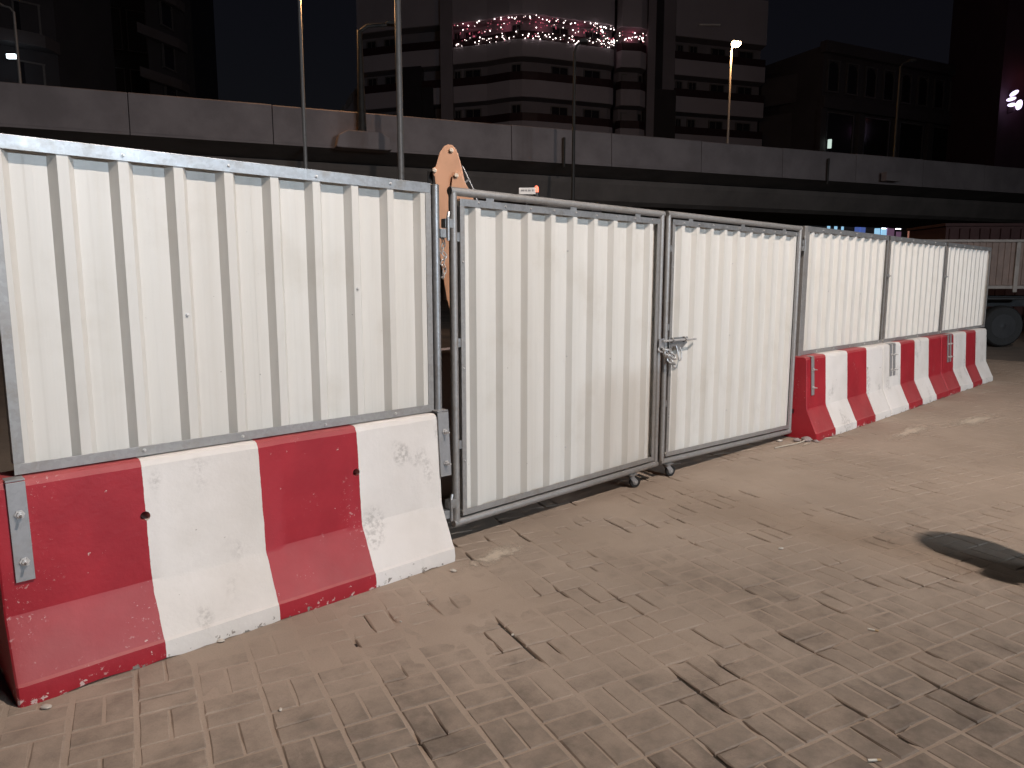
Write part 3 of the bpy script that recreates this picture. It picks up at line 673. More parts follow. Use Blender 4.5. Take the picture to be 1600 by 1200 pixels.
MB().path([(5.6, -17.4, 0), (5.6, -17.4, 5.6)], [0.08, 0.06], 12).build('mast', M_POLE, ff_, smooth=True)
MB().box(3.0, 8.2, -17.33, -17.25, 5.36, 5.44).build('cross_bar', M_POLE, ff_, 0.01)
M_LENS = emit('cool led lens', (0.70, 0.86, 1.0), 12.0)
for fx in (3.2, 4.8, 6.4, 8.0):
    hd = MB().box(fx - 0.4, fx + 0.4, -17.24, -17.12, 5.15, 5.65).build('housing', M_BLACK, ff_, 0.02)
    MB().box(fx - 0.37, fx + 0.37, -17.119, -17.11, 5.18, 5.62).build('lens', M_LENS, hd)
    light('flood_fill', 'AREA', Vector((fx, -17.08, FLOOD.z)), FLOOD_W / 4, (0.72, 0.86, 1.0), ff_, target=(2.0, 14.0, 3.2), shape='RECTANGLE', size=0.8, size_y=0.5)

# ------------------------------------------------------------------ overpass
OA = math.radians(68.5) - YAW
OD = Vector((math.cos(-OA), math.sin(-OA), 0)); ON = Vector((-OD.y, OD.x, 0)); OP = FW * 28.0
def O(s, n, z): p = OP + OD * s + ON * n; return Vector((p.x, p.y, z))
ov = thing('overpass', 'long concrete road overpass with panelled parapet behind the hoarding', 'overpass', O(0, 4.5, 0))
S0, S1 = -34.0, 66.0; PL = 4.25
s = S0; k = 0
while s < S1:
    c = O(s + PL / 2, 0.14, 6.70)
    top = 7.34 + 0.012 * math.sin(k * 1.7)
    MB().prism([(-0.16, 6.06), (-0.16, 6.12), (-0.135, 6.16), (-0.10, top - 0.03), (-0.07, top), (0.10, top), (0.13, 6.4), (0.13, 6.06)], O(s + 0.012, 0.16, 0), ON, UP, OD, 0, PL - 0.024).build('parapet_panel', M_CONC, ov, 0.01)
    s += PL; k += 1
MB().prism([(0.31, 6.40), (9.7, 6.40), (9.7, 6.05), (8.0, 5.80), (2.1, 5.80), (0.05, 6.055), (0.31, 6.06)], O(S0, 0, 0), ON, UP, OD, 0, S1 - S0).build('deck_slab', M_CONC_D, ov)
MB().prism([(1.55, 5.60), (1.55, 5.805), (8.4, 5.805), (8.4, 5.60), (8.0, 4.95), (7.7, 4.8), (2.1, 4.8), (1.8, 4.95)], O(S0, 0, 0), ON, UP, OD, 0, S1 - S0).build('box_girder', M_CONC_D, ov)
MB().prism([(9.75, 6.0), (9.75, 7.3), (9.95, 7.3), (10.0, 6.0)], O(S0, 0, 0), ON, UP, OD, 0, S1 - S0).build('far_parapet', M_CONC, ov)
MB().prism([(0.35, 6.404), (9.7, 6.404), (9.7, 6.43), (0.35, 6.43)], O(S0, 0, 0), ON, UP, OD, 0, S1 - S0).build('carriageway', M_ASPH, ov)
for sp in (-13.0, 5.0, 40.0, 58.0):
    MB().prism([(-1.0, -0.9), (-0.8, -1.1), (0.8, -1.1), (1.0, -0.9), (1.0, 0.9), (0.8, 1.1), (-0.8, 1.1), (-1.0, 0.9)], O(sp, 5.0, 0), ON, OD, UP, -0.02, 4.9).build('pier', M_CONC, ov, 0.02)
# drain pipes down the parapet
for sp, zt, zb, lbx in ((2.1, 7.0, 5.9, ''), (15.2, 7.0, 5.9, '')):
    MB().path([O(sp, -0.10, zt), O(sp, -0.10, zb)], 0.055, 8).build('drain_pipe', M_POLE_D, ov, smooth=True)
# lamp bracket bulging out of the parapet
MB().prism([(-0.95, 6.02), (-0.75, 6.0), (0.75, 6.0), (0.95, 6.02), (0.85, 6.42), (0.55, 6.58), (-0.55, 6.58), (-0.85, 6.42)], O(-5.6, -0.55, 0), OD, UP, ON, -0.12, 0.56).build('lamp_bracket', M_CONC, ov, 0.04)
# lamps
lamp_post(O(-5.62, -0.33, 6.58), 3.3, 'dark unlit lamp post standing on the parapet bracket', OD * 0.9 - ON * 0.1, 0.15, 0.08, M_POLE_D, group='lamp posts along the overpass', hl=0.55, plinth=False)
t, c = lamp_post(G(-6.99, 25.3), 11.15, 'orange lit lamp post rising out of the top of the frame', RT * 0.5 + FW * 0.6, 0.08, 0.055, M_POLE, M_SODIUM, group='lamp posts along the overpass')
SOD = (1.0, 0.50, 0.20)
light('sodium_light', 'POINT', c - UP * 0.1, 420.0, SOD, t, shadow_soft_size=0.2)
t, c = lamp_post(G(11.5, 40.0, 6.43), 7.1, 'lit sodium street lamp on the far side of the overpass', RT * 0.06 - FW * 0.3, 0.075, 0.05, M_POLE, M_SODIUM, group='lamp posts along the overpass', hl=0.45)
light('sodium_light', 'POINT', c - UP * 0.2, 420.0, SOD, t, shadow_soft_size=0.2)
lamp_post(G(-3.30, 22.2), 14.0, 'plain grey mast standing before the overpass left of the gate', None, 0.10, 0.085, M_POLE, group='lamp posts along the overpass')
lamp_post(G(2.02, 24.6), 8.9, 'thin dark lamp post before the overpass above the left gate leaf', RT * 0.15, 0.075, 0.045, M_POLE_D, group='lamp posts along the overpass', hl=0.3)
lamp_post(G(20.95, 41.0, 6.43), 6.6, 'thin unlit lamp post on the overpass at the right', RT * 0.4, 0.09, 0.05, M_POLE_D, group='lamp posts along the overpass', hl=0.4)
lamp_post(G(-21.4, 33.0, 6.43), 6.6, 'faint unlit lamp post on the overpass at the far left', -RT * 0.5, 0.09, 0.05, M_POLE, group='lamp posts along the overpass', hl=0.4)
bx_ = tag(MB().obox(O(18.75, -0.35, 6.35), OD, ON, UP, 0.45, 0.16, 0.2).build('junction_box', M_CONC, bevel=0.02, origin=O(18.9, -0.35, 6.1)), 'pale box fixed on the overpass parapet below the right lamp post', 'box')

# ------------------------------------------------------------------ apartment building with fairy lights
BASE = G(2, 66, 0)
ab = thing('apartment_building', 'apartment block with pale balcony bands and fairy lights on one floor', 'building', BASE)
def wall_run(poly, z0, z1, th, name, m, parent, bev=0.0):
    """Upright strip of thickness th along a plan polyline of (lateral, depth) points; th grows away from the viewer."""
    n = len(poly); fr = [G(a, d) for a, d in poly]; bk = [G(a, d + th) for a, d in poly]; vs = []; fs = []
    for i in range(n): vs += [fr[i] + UP * z0, fr[i] + UP * z1, bk[i] + UP * z1, bk[i] + UP * z0]
    for i in range(n - 1):
        a = 4 * i; b = a + 4
        for j in range(4): j2 = (j + 1) % 4; fs.append((a + j, b + j, b + j2, a + j2))
    fs.append((0, 1, 2, 3)); e = 4 * (n - 1); fs.append((e + 3, e + 2, e + 1, e))
    return MB().add(vs, fs).build(name, m, parent, bev)
runs = {'left': [(-12.9, 63.7), (-9.3, 62.4), (-5.75, 61.45)],
        'centre': [(-4.75, 61.2), (-2.0, 60.3), (-0.2, 59.25), (0.8, 59.0), (2.0, 59.25), (7.9, 61.4), (8.25, 61.75)],
        'bay': [(8.55, 62.3), (8.9, 61.85), (10.5, 62.1), (11.05, 62.7)],
        'right': [(13.7, 64.0), (22.2, 66.6)]}
LV = [7.9, 10.98, 14.06, 17.14, 20.13]
def lerp_depth(poly, lat):
    for (a, d), (b, e) in zip(poly, poly[1:]):
        if a <= lat <= b: return d + (e - d) * (lat - a) / (b - a)
    return poly[-1][1] if lat > poly[-1][0] else poly[0][1]
REC = 1.5
for nm, poly in runs.items():
    back = [(a, d + REC) for a, d in poly]
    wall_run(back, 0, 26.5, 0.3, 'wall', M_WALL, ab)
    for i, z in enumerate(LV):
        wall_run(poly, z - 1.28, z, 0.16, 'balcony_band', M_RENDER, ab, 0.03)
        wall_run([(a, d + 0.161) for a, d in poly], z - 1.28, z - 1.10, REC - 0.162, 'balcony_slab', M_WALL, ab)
        wall_run([(a, d + 0.04) for a, d in poly], z + 0.002, z + 0.62, 0.05, 'railing', M_RAIL, ab)
    wall_run(poly, 21.95, 25.6, 0.2, 'top_fascia', M_RENDER, ab)
    wall_run([(a, d + 0.201) for a, d in poly], 21.95, 22.1, REC - 0.202, 'top_slab', M_WALL, ab)
wins = {'left': [(-11.6, 0.9), (-10.0, 1.0)], 'centre': [(-4.35, 0.6), (-3.1, 1.4), (0.35, 0.8), (3.75, 1.5), (6.4, 1.5)], 'bay': [(9.8, 1.9)], 'right': [(14.1, 0.6), (15.3, 0.8), (17.6, 1.4), (20.2, 1.5)]}
for nm, ws in wins.items():
    poly = runs[nm]
    for z in LV[1:]:
        for lat, wd in ws:
            L2 = lat * (1 + REC / 62.0); d0 = lerp_depth(poly, lat - wd / 2) + REC; d1 = lerp_depth(poly, lat + wd / 2) + REC
            p, q = G(L2 - wd / 2, d0), G(L2 + wd / 2, d1); ax = (q - p).normalized(); an = Vector((-ax.y, ax.x, 0)); c = (p + q) / 2 - an * 0.03 + UP * (z + 0.85)
            f = MB()
            for sx in (-1, 1): f.obox(c + ax * (sx * (wd / 2 - 0.04)), ax, an, UP, 0.04, 0.05, 0.72)
            for sz in (-1, 1): f.obox(c + UP * (sz * 0.68), ax, an, UP, wd / 2 - 0.081, 0.05, 0.04)
            f.obox(c, ax, an, UP, 0.025, 0.04, 0.639)
            fo = f.build('window', M_FRAMEW, ab)
            MB().obox(c + an * 0.005, ax, an, UP, wd / 2 - 0.082, 0.012, 0.638).build('pane', M_GLASS, fo)
wall_run([(-5.74, 61.0), (-4.76, 60.9)], 0, 26.5, 2.5, 'pier', M_WALL, ab)
wall_run([(-9.0, 62.0), (-7.35, 61.6)], 0, 18.85, 2.5, 'stair_tower', M_DARKCLAD, ab)
wall_run([(-7.34, 61.8), (-6.4, 61.55)], 0, 17.2, 1.8, 'stair_flank', M_DARKCLAD, ab)
wall_run([(11.1, 62.3), (11.75, 62.4)], 0, 26.5, 2.6, 'pier', M_WALL, ab)
wall_run([(11.76, 62.5), (13.65, 62.9)], 0, 17.3, 2.5, 'stair_tower', M_DARKCLAD, ab)
wall_run([(11.9, 63.4), (12.6, 63.6)], 17.31, 26.5, 1.6, 'stair_flank', M_DARKCLAD, ab)
wall_run([(12.61, 63.8), (13.68, 64.0)], 17.31, 26.5, 1.6, 'wall', M_WALL, ab)
wall_run([(-13.2, 66.5), (22.3, 69.5)], 0, 26.4, 8.0, 'rear_block', M_WALL, ab)
MB().obox(G(16.6, 64.4, 22.9), RT, FW, UP, 0.9, 0.1, 0.06).build('sign_bar', M_WHITEP, ab)
# sloping stair wing at the left end
sw = MB()
P = [(-17.6, 14.2), (-16.6, 14.2), (-13.0, 19.3), (-13.0, 7.0), (-17.6, 7.0)]
sw.prism(P, G(0, 66.3, 0), RT, UP, FW, 0, 4.0).build('stair_wing', M_WALL, ab)
for k in range(5):
    a = -16.9 + k * 0.8; z = 13.2 + k * 1.1
    MB().prism([(0, 0), (0.55, 0.78), (0.55, 1.45), (0, 0.67)], G(a, 66.2, z), RT, UP, FW, -0.1, 0.06).build('window', M_FRAMEW, ab)
# fairy lights
M_BULB = emit('warm white bulb', (1.0, 0.84, 0.82), 6.0); M_PINK = emit('pink bulb', (1.0, 0.22, 0.32), 0.7); M_WIRE = mat('dark wire', (0.02, 0.02, 0.02), 0.7)
FAIRY = []
def light_string(pts, n, label, jit, pink, rad=0.043, dens=None, seed=1):
    r = random.Random(seed); P = [Vector(p) for p in pts]; t = thing('fairy_lights', label, 'fairy lights', P[0], 'fairy lights on the balcony')
    seg = [(P[i + 1] - P[i]).length for i in range(len(P) - 1)]; tot = sum(seg)
    def at(s):
        i = 0
        while i < len(seg) - 1 and s > seg[i]: s -= seg[i]; i += 1
        return P[i].lerp(P[i + 1], min(1, s / seg[i]))
    FAIRY.append(t); wp = []; bm_ = MB(); bp = MB(); S = sorted(r.uniform(0, tot) for _ in range(n))
    for s in S:
        c = at(s) + UP * r.uniform(-jit, jit) * 1.0; wp.append(c)
        (bp if r.random() < pink else bm_).ball(c - UP * 0.03, rad * r.uniform(0.45, 1.15), 6, 4)
    MB().path(wp, 0.008, 4).build('wire', M_WIRE, t)
    o = bm_.build('bulbs', M_BULB, t); tag(o, 'small white bulbs', kind='stuff')
    if len(bp.v): o = bp.build('bulbs', M_PINK, t); tag(o, 'small pink bulbs', kind='stuff')
def run_pts(poly, z, fwd=0.0): return [G(a, d - fwd, z) for a, d in poly]
light_string(run_pts(runs['centre'], 20.42, 0.12), 95, 'fairy lights draped along the railing of the lit balcony', 0.30, 0.15, seed=2)
light_string(run_pts(runs['centre'], 21.72, 0.1), 60, 'fairy lights hung under the fascia above the lit balcony', 0.18, 0.25, seed=3)
light_string(run_pts(runs['centre'], 21.35, -0.4), 70, 'pinkish fairy lights strung across the back of the lit balcony', 0.25, 0.8, seed=4)
light_string([G(7.0, 60.9, 21.6), G(7.4, 61.1, 20.9), G(7.9, 61.2, 20.7), G(8.3, 61.6, 20.75)], 22, 'fairy lights swagged beside the balcony corner', 0.12, 0.1, seed=5)
light_string(run_pts(runs['bay'], 21.2, 0.12), 34, 'fairy lights across the rounded bay at balcony level', 0.35, 0.35, seed=6)
for lt, dp in ((-3.6, 61.0), (-0.6, 59.9), (2.4, 59.9), (5.4, 61.0), (9.8, 62.7)):
    light('pink_glow', 'POINT', G(lt, dp + 0.45, 21.5), 4.5, (1.0, 0.20, 0.32), FAIRY[2 if lt < 8 else 4], shadow_soft_size=0.08)

# ------------------------------------------------------------------ other buildings
def facade_windows(parent, p, q, zs, n, wd, ht, m_frame=M_FRAMEW, arched=False, skip=()):
    ax = (q - p).normalized(); an = Vector((-ax.y, ax.x, 0)); L = (q - p).length
    for z in zs:
        for k in range(n):
            if k in skip: continue
            c = p + ax * (L * (k + 0.5) / n) - an * 0.05 + UP * (z + ht / 2)
            f = MB()
            for sx in (-1, 1): f.obox(c + ax * (sx * (wd / 2)), ax, an, UP, 0.06, 0.08, ht / 2)
            f.obox(c - UP * (ht / 2 + 0.06), ax, an, UP, wd / 2 + 0.1, 0.1, 0.06); f.obox(c + UP * (ht / 2 + 0.05), ax, an, UP, wd / 2 + 0.1, 0.08, 0.05)
            fo = f.build('window', m_frame, parent)
            if arched:
                pts = [(-wd / 2 + 0.061, -ht / 2), (wd / 2 - 0.061, -ht / 2), (wd / 2 - 0.061, ht * 0.25), (wd * 0.3, ht * 0.42), (0, ht * 0.49), (-wd * 0.3, ht * 0.42), (-wd / 2 + 0.061, ht * 0.25)]
                MB().prism(pts, c, ax, UP, an, -0.01, 0.02).build('pane', M_GLASS, fo)
            else: MB().obox(c, ax, an, UP, wd / 2 - 0.061, 0.015, ht / 2 - 0.002).build('pane', M_GLASS, fo)
# right: low block with arched top windows
rb = thing('office_building', 'dark low office block with a row of arched windows at right', 'building', G(30, 68, 0))
p, q = G(26.2, 64.0), G(47.0, 74.0)
ax = (q - p).normalized(); an = Vector((-ax.y, ax.x, 0)); L = (q - p).length
M_OFF = mat('brown office render', (0.075, 0.064, 0.068), 0.8, 0, 0.2, 0.4)
MB().obox((p + q) / 2 + an * 5 + UP * 10.6, ax, an, UP, L / 2, 5, 10.6).build('wall', M_OFF, rb)
MB().obox((p + q) / 2 - an * 0.15 + UP * 21.0, ax, an, UP, L / 2 + 0.3, 0.35, 0.45).build('cornice', M_OFF, rb, 0.05)
MB().obox((p + q) / 2 - an * 0.12 + UP * 16.6, ax, an, UP, L / 2 + 0.1, 0.3, 0.5).build('floor_band', M_OFF, rb, 0.05)
facade_windows(rb, p, q, (17.6,), 10, 1.3, 2.4, arched=True)
facade_windows(rb, p, q, (8.4, 12.4), 5, 3.2, 3.4)
for k in range(6):
    c = p + ax * (L * k / 5.0) - an * 0.16 + UP * 8
    MB().obox(c, ax, an, UP, 0.35, 0.22, 8.05).build('pilaster', M_OFF, rb, 0.03)
tag(MB().obox(G(26.9, 63.5, 13.1), RT, FW, UP, 0.13, 0.1, 0.36).build('wall_light', emit('dim green white light', (0.8, 1.0, 0.9), 0.7), origin=G(26.9, 63.5, 13.0)), 'small dim greenish light on the office block', 'light')
# stepped wing between the two
sb_ = thing('side_building', 'very dark stepped building between the apartment block and the office', 'building', G(24, 62, 0))
for k, (z0, z1) in enumerate(((0, 12.6), (13.4, 16.4), (17.2, 19.6))):
    wall_run([(22.6, 69.0 - k * 0.2), (26.0, 66.0 - k * 0.2)], z0, z1, 3.0, 'wall', M_OFF, sb_)
wall_run([(22.7, 69.6), (25.9, 66.6)], 12.61, 20.2, 2.0, 'recess', M_DARKCLAD, sb_)
# far right tower that carries the glowing sign
tb = thing('tower_building', 'dark tower at the right edge carrying a glowing sign', 'building', G(50, 66, 0))
M_TWR = mat('maroon tower render', (0.10, 0.055, 0.075), 0.8, 0, 0.2, 0.4)
wall_run([(41.3, 64.0), (60.0, 70.0)], 0, 34.0, 8.0, 'wall', M_TWR, tb)
facade_windows(tb, G(46.5, 65.0), G(59.5, 69.8), (8.0, 11.5, 22.0, 25.5), 5, 1.6, 1.8)
ss = thing('sign', 'glowing lilac flower shaped sign on the tower at the right edge', 'sign', G(42.3, 63.5, 15.4))
M_LILAC = emit('lilac sign face', (0.80, 0.68, 1.0), 2.2)
def petal(lat, z, w_, h_, rot):
    pts = [(math.cos(a) * w_ * (1 if abs(math.cos(a)) > .5 else .9), math.sin(a) * h_) for a in [2 * math.pi * k / 18 for k in range(18)]]
    pts = [(x * math.cos(rot) - y * math.sin(rot), x * math.sin(rot) + y * math.cos(rot)) for x, y in pts]
    MB().prism(pts, G(lat, 63.3, z), RT, UP, FW, -0.09, 0.09).build('sign_letter', M_LILAC, ss)
petal(42.0, 17.15, 0.36, 0.16, 0.6); petal(41.80, 16.68, 0.36, 0.14, 0.25); petal(41.9, 16.22, 0.32, 0.14, 0.05); petal(42.5, 16.22, 0.22, 0.40, -0.15)
MB().obox(G(42.2, 63.8, 16.6), RT, FW, UP, 0.05, 0.4, 0.9).build('sign_bracket', M_TWR, ss)
MB().path([G(43.0, 63.2, 18.1), G(44.4, 63.4, 19.0)], 0.09, 6).build('neon_tube', emit('red neon', (1.0, 0.25, 0.2), 2.0), ss)
light('sign_glow', 'POINT', G(42.6, 63.0, 17.0), 9.0, (0.75, 0.25, 0.6), ss, shadow_soft_size=0.5)
# left: two slab-balcony towers
M_TOWER = mat('dark tower render', (0.055, 0.05, 0.057), 0.85, 0, 0.2, 0.3); M_TSLAB = mat('tower balcony fascia', (0.11, 0.095, 0.10), 0.85, 0, 0.2, 0.3)
def slab_tower(lat0, d0, lat1, d1, H, slabs, label, m, winrows, th=7.0):
    t = thing('slab_tower', label, 'building', G((lat0 + lat1) / 2, d0, 0), 'dark towers at the far left')
    wall_run([(lat0, d0 + 1.5), (lat1, d1 + 1.5)], 0, H, th, 'wall', m, t)
    for z in slabs: wall_run([(lat0, d0), (lat1 + 0.2, d1)], z, z + 0.75, 1.49, 'balcony', M_TSLAB, t, 0.03)
    facade_windows(t, G(lat0 + 0.3, d0 + 1.5), G(lat1 - 0.2, d1 + 1.5), winrows, 3 if lat1 - lat0 > 5 else 1, 1.4, 1.7)
    return t
slab_tower(-36.0, 42.0, -29.5, 48.0, 30.0, (9.2, 12.7, 16.1, 19.6, 23.1), 'dark tower with a lit window at the top left corner', M_TOWER, (10.5, 13.6, 17.2, 20.7))
slab_tower(-28.4, 58.0, -27.2, 62.0, 32.0, (10.7, 13.9, 17.1, 20.3, 23.5), 'narrow dark tower with slab balconies behind the overpass at left', M_TOWER, (12.2, 15.4, 18.6, 21.8), 1.6)
lw = tag(MB().obox(G(-30.4, 46.3, 15.1), RT, FW, UP, 0.26, 0.1, 0.12).build('balcony_lamp', emit('cool balcony lamp', (0.75, 0.9, 1.0), 5.0), origin=G(-30.4, 46.3, 15.0)), 'small cool balcony lamp glowing on the left tower', 'lamp')
bt_ = thing('glass_tower', 'near black glazed tower between the two slab balcony towers', 'building', G(-38, 80, 0))
wall_run([(-48.0, 78.0), (-36.5, 84.0)], 0, 45, 10, 'wall', M_DARKCLAD, bt_)
facade_windows(bt_, G(-47.5, 78.0), G(-37.0, 83.6), (14, 20, 26), 5, 1.8, 4.0)
# shops under the overpass
sh = thing('shop_row', 'low row of shops glowing blue beyond the overpass', 'building', G(24, 56, 0))
wall_run([(14, 56.0), (44, 58.0)], 0, 7.2, 6.0, 'wall', M_OFF, sh)
wall_run([(14, 54.6), (44, 56.6)], 6.3, 6.6, 1.39, 'canopy', M_OFF, sh)
M_CY = emit('cyan shop sign', (0.35, 0.65, 0.9), 0.9); M_BL = emit('blue shop sign', (0.12, 0.20, 0.60), 0.5); M_PL = emit('mauve shop front', (0.40, 0.22, 0.38), 0.25); M_LED = emit('white shop lamp', (0.85, 0.95, 1.0), 9.0); M_OR = emit('orange shop front', (0.8, 0.35, 0.25), 0.3)
def px_lat(x, d): return (x - 800) / 1141.0 * d
for x0, x1, z0, z1, m, nm in ((1266, 1274, 5.72, 5.95, M_LED, 'downlight'), (1290, 1294, 5.0, 5.95, M_CY, 'sign_letter'), (1301, 1305, 5.0, 5.9, M_CY, 'sign_letter'), (1312, 1315, 4.8, 5.8, M_CY, 'sign_letter'), (1333, 1340, 4.7, 5.7, M_BL, 'shop_window'), (1341, 1349, 4.7, 5.55, M_BL, 'shop_window'), (1342, 1348, 5.6, 5.72, M_LED, 'downlight'),
                              (1364, 1372, 4.6, 5.45, M_CY, 'shop_window'), (1374, 1382, 4.6, 5.40, M_CY, 'shop_window'), (1364, 1370, 5.5, 5.6, M_LED, 'downlight'), (1375, 1381, 5.42, 5.52, M_LED, 'downlight'), (1383, 1394, 4.5, 5.5, M_PL, 'shop_window'), (1397, 1404, 5.38, 5.5, M_LED, 'downlight'), (1398, 1405, 4.6, 5.2, M_PL, 'shop_window'), (1416, 1428, 4.2, 5.45, M_OR, 'shop_window')):
    D = 54.3; MB().obox(G((px_lat(x0, D) + px_lat(x1, D)) / 2, D + 0.02 * x0 / 100, (z0 + z1) / 2), RT, FW, UP, (px_lat(x1, D) - px_lat(x0, D)) / 2, 0.05, (z1 - z0) / 2).build(nm, m, sh)
# red site cabin far behind the last panel
rc = thing('site_cabin', 'dull reddish cabin behind the last hoarding panel', 'cabin', G(17.5, 26, 0))
M_CAB = mat('dull red cabin', (0.12, 0.055, 0.05), 0.7, 0, 0.2, 2)
MB().obox(G(16.9, 27.2, 1.75), RT, FW, UP, 1.6, 1.2, 1.73).build('wall', M_CAB, rc, 0.02)
for k in range(9): MB().obox(G(15.45 + 0.36 * k, 25.96, 1.8), RT, FW, UP, 0.05, 0.035, 1.6).build('rib', M_CAB, rc, 0.01)
MB().obox(G(16.9, 27.2, 3.53), RT, FW, UP, 1.68, 1.28, 0.05).build('roof', M_CAB, rc, 0.01)

# ------------------------------------------------------------------ mini excavator behind the gate
EX = G(-0.05, 7.9, 0); FX = -RT; SX = FW          # machine faces left in the picture
ex = thing('mini_excavator', 'tan mini excavator with its arm folded up behind the gate', 'excavator', EX)
def E(f, s, z): return EX + FX * f + SX * s + UP * z
for s in (-0.55, 0.55):
    MB().prism([(-0.75, 0.14), (-0.62, 0.02), (0.62, 0.02), (0.75, 0.14), (0.75, 0.30), (0.60, 0.42), (-0.60, 0.42), (-0.75, 0.30)], E(0, s, 0), FX, UP, SX, -0.14, 0.14).build('track', M_RUBBER, ex, 0.02)
MB().prism([(-0.85, 0.52), (0.62, 0.52), (0.62, 0.80), (0.30, 0.92), (0.0, 1.05), (-0.75, 1.25), (-0.88, 1.0)], E(0, 0, 0), FX, UP, SX, -0.55, 0.55).build('body', M_TAN, ex, 0.05)
MB().lathe([(0.36, 0.36), (0.36, 0.519)], E(0, 0, 0), UP, 20).build('slew_ring', M_BLACK, ex)
MB().obox(E(-0.3, 0, 1.22), FX, SX, UP, 0.24, 0.26, 0.08).build('seat', M_BLACK, ex, 0.03)
MB().obox(E(-0.52, 0, 1.5), FX, SX, UP, 0.06, 0.25, 0.28).build('backrest', M_BLACK, ex, 0.03)
for f in (-0.7, 0.1):
    for s in (-0.48, 0.48): MB().path([E(f, s, 0.9), E(f, s, 2.24)], 0.028, 8).build('canopy_post', M_BLACK, ex)
MB().obox(E(-0.3, 0, 2.27), FX, SX, UP, 0.55, 0.56, 0.03).build('canopy', M_BLACK, ex, 0.02)
def A(x, y, dd=6.98):     # a point in the arm's own upright plane, 0.9 m in front of the machine's centre line
    return G((x - 800) / 1141.0 * dd, dd, 0)
AC = G(0, 6.98, 0)
bo = MB().prism([(-0.585, 2.80), (-0.625, 2.785), (-0.665, 2.73), (-0.69, 2.65), (-0.705, 2.60), (-0.737, 2.585), (-0.737, 2.545), (-0.715, 2.51), (-0.705, 2.42), (-0.72, 2.1), (-0.62, 1.4), (-0.50, 0.95), (-0.34, 0.95), (-0.36, 1.3), (-0.46, 1.9), (-0.455, 2.3), (-0.45, 2.5), (-0.475, 2.62), (-0.49, 2.68), (-0.51, 2.75), (-0.545, 2.79)], AC, RT, UP, FW, -0.09, -0.06)
bo.build('boom_plate', M_TAN, ex, 0.004)
MB().prism([(-0.585, 2.80), (-0.625, 2.785), (-0.665, 2.73), (-0.69, 2.65), (-0.705, 2.60), (-0.715, 2.51), (-0.705, 2.42), (-0.72, 2.1), (-0.62, 1.4), (-0.50, 0.95), (-0.34, 0.95), (-0.36, 1.3), (-0.46, 1.9), (-0.455, 2.3), (-0.45, 2.5), (-0.475, 2.62), (-0.51, 2.75)], AC, RT, UP, FW, 0.06, 0.09).build('boom_plate', M_TAN, ex, 0.004)
MB().prism([(-0.66, 2.66), (-0.68, 2.45), (-0.69, 2.1), (-0.60, 1.4), (-0.52, 1.0), (-0.38, 1.0), (-0.42, 1.5), (-0.5, 2.0), (-0.49, 2.45), (-0.53, 2.66)], AC, RT, UP, FW, -0.0599, 0.0599).build('boom_box', M_TAN, ex)
MB().prism([(-0.545, 2.525), (-0.52, 2.555), (-0.485, 2.55), (-0.46, 2.51), (-0.36, 2.32), (-0.2, 1.7), (-0.28, 1.65), (-0.48, 2.2), (-0.56, 2.42)], AC, RT, UP, FW, -0.125, -0.0905).build('dipper_plate', M_TAN, ex, 0.004)
for x, z, d in ((-0.557, 2.745, -0.09), (-0.715, 2.565, -0.09), (-0.512, 2.515, -0.125)):
    MB().lathe([(0.021, 0), (0.021, 0.014), (0.014, 0.022)], AC + RT * x + UP * z + FW * d, -FW, 12). build('pin', M_PIN, ex, smooth=True)
MB().path([AC + RT * x + UP * z - FW * 0.1 for x, z in ((-0.455, 2.60), (-0.42, 2.53), (-0.36, 2.40), (-0.32, 2.28), (-0.26, 2.0))], 0.006, 6).build('hydraulic_hose', M_GALV, ex, smooth=True)
MB().obox(AC + RT * -0.415 + UP * 2.47 - FW * 0.1, (RT + UP * 0.6), FW, (UP - RT * 0.6), 0.03, 0.008, 0.008).build('hose_clamp', M_GALV, ex)
MB().obox(AC + RT * -0.765 + UP * 2.50 , RT, FW, UP, 0.022, 0.05, 0.07).build('work_lamp', M_BLACK, ex, 0.006)
MB().prism([(-0.62, 0.9), (-0.30, 0.9), (-0.25, 0.55), (-0.45, 0.35), (-0.75, 0.45), (-0.72, 0.7)], AC, RT, UP, FW, -0.22, 0.22).build('bucket', M_BLACK, ex, 0.01)
MB().path([E(0.15, -0.3, 1.0), AC + RT * -0.30 + UP * 1.75], 0.035, 10).build('boom_ram', M_GALV, ex, smooth=True)
# number board and beacon on the canopy
nb = MB().obox(G(0.152, 7.42, 2.445), RT, FW, UP, 0.083, 0.008, 0.032).build('number_board', M_WHITEP, ex, 0.002)
for k, (a, w2) in enumerate(((-0.045, 0.018), (-0.012, 0.01), (0.02, 0.014), (0.055, 0.01))):
    MB().obox(G(0.152 + a, 7.411, 2.450), RT, FW, UP, w2, 0.0006, 0.009).build('lettering', M_PLATE, nb)
MB().obox(G(0.152, 7.44, 2.35), RT, FW, UP, 0.012, 0.012, 0.075).build('board_post', M_BLACK, ex)
be = MB().lathe([(0.03, 0), (0.03, 0.05), (0.026, 0.055)], G(0.245, 7.45, 2.38), UP, 12).build('beacon_base', M_BLACK, ex, smooth=True)
MB().lathe([(0.022, 0.056), (0.024, 0.09), (0.016, 0.115), (0.004, 0.122)], G(0.245, 7.45, 2.38), UP, 12).build('beacon_lens', emit('red beacon', (1.0, 0.20, 0.12), 1.2), be, smooth=True)
# concrete block seen through the gap beside the hinge
cb = tag(MB().box(3.05, 3.75, 4.0, 4.35, 0.0, 1.05).build('concrete_block', M_CONC, bevel=0.02, origin=(3.4, 4.2, 0)), 'grey concrete block glimpsed through the gap beside the left hinge', 'block')

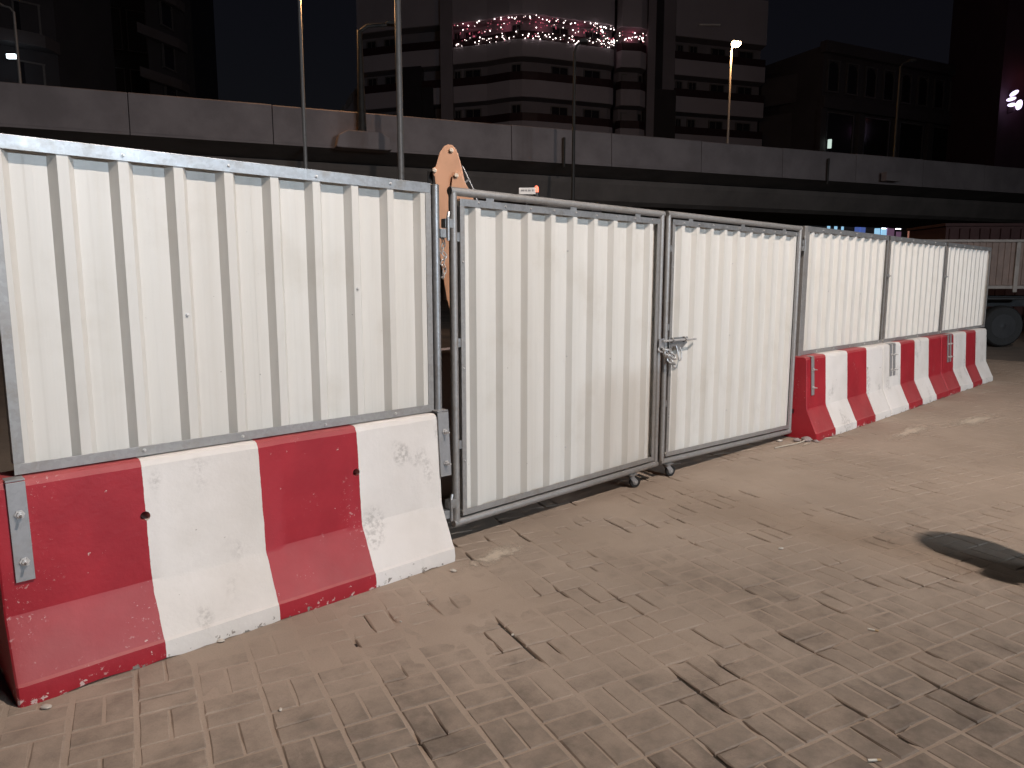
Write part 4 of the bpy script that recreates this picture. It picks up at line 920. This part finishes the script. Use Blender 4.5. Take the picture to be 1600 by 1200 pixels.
# ------------------------------------------------------------------ truck at the far right
TL, TD = 8.6, 17.2
tr = thing('truck', 'parked truck with brown ribbed cargo sides and black underbody at right', 'truck', G(14.0, 18.3, 0))
def T(l, d, z): return G(l, TD + d, z)
def tbox(name, l0, l1, d0, d1, z0, z1, m, parent=None, bev=0.0):
    return MB().obox(T((l0 + l1) / 2, (d0 + d1) / 2, (z0 + z1) / 2), RT, FW, UP, (l1 - l0) / 2, (d1 - d0) / 2, (z1 - z0) / 2).build(name, m, parent or tr, bev)
tbox('cargo_side', 9.6, 15.0, 0.03, 0.07, 1.46, 2.46, M_TRUCK)
tbox('cargo_side', 9.6, 15.0, 2.23, 2.27, 1.46, 2.46, M_TRUCK)
tbox('headboard', 14.96, 15.02, 0.08, 2.22, 1.46, 2.7, M_TRUCK)
tbox('tailgate', 9.58, 9.63, 0.08, 2.22, 1.46, 2.46, M_TRUCK)
tbox('cargo_floor', 9.6, 15.0, 0.0, 2.3, 1.38, 1.455, M_TRUCKR, None, 0.01)
for z in (2.47,): tbox('top_rail', 9.58, 15.02, -0.01, 0.09, z - 0.005, z + 0.055, M_TRUCKR, None, 0.01)
for k in range(37):
    l = 9.66 + k * 0.148
    if l < 14.95: tbox('side_slat', l - 0.035, l + 0.035, 0.012, 0.029, 1.47, 2.46, M_TRUCK, None, 0.004)
for l in (9.62, 11.85, 14.0): tbox('side_post', l - 0.05, l + 0.05, -0.02, 0.011, 1.30, 2.46, M_TRUCKR, None, 0.01)
tbox('chassis_rail', 9.5, 18.2, 0.55, 0.70, 0.95, 1.2, M_TRUCKB); tbox('chassis_rail', 9.5, 18.2, 1.6, 1.75, 0.95, 1.2, M_TRUCKB)
tbox('crossmember', 9.55, 9.75, 0.71, 1.59, 0.9, 1.2, M_TRUCKB)
tbox('underrun_bar', 9.5, 9.62, 0.1, 2.2, 0.55, 0.68, M_TRUCKB, None, 0.01)
tbox('side_guard', 12.6, 14.4, 0.06, 0.10, 0.55, 1.05, M_TRUCKB, None, 0.01)
tbox('storage_box', 9.9, 10.7, 0.12, 0.6, 0.62, 1.30, M_TRUCKB, None, 0.02)
tbox('mudguard', 10.75, 12.25, 0.02, 0.5, 1.12, 1.18, M_TRUCKB, None, 0.02)
tbox('mud_flap', 10.72, 10.75, 0.02, 0.5, 0.30, 1.11, M_TRUCKB)
tbox('cab', 15.4, 17.6, -0.05, 2.35, 0.75, 2.75, M_WHITEP, None, 0.12)
cw = tbox('side_window', 15.9, 17.2, -0.062, -0.052, 1.75, 2.45, M_GLASS)
tbox('bumper', 17.5, 17.75, 0, 2.3, 0.45, 0.85, M_TRUCKB, None, 0.03)
for l in (11.75, 16.6):
    for d in (0.25, 2.05):
        wh = MB().lathe([(0.30, -0.13), (0.45, -0.14), (0.49, -0.10), (0.50, 0), (0.49, 0.10), (0.45, 0.14), (0.30, 0.13)], T(l, d, 0.49), FW, 28).build('wheel', M_RUBBER, tr, smooth=True)
        MB().lathe([(0.29, -0.135), (0.26, -0.07), (0.12, -0.06), (0.10, -0.13), (0.04, -0.14)], T(l, d, 0.49), FW, 24).build('rim', M_TRUCKB, wh, smooth=True)
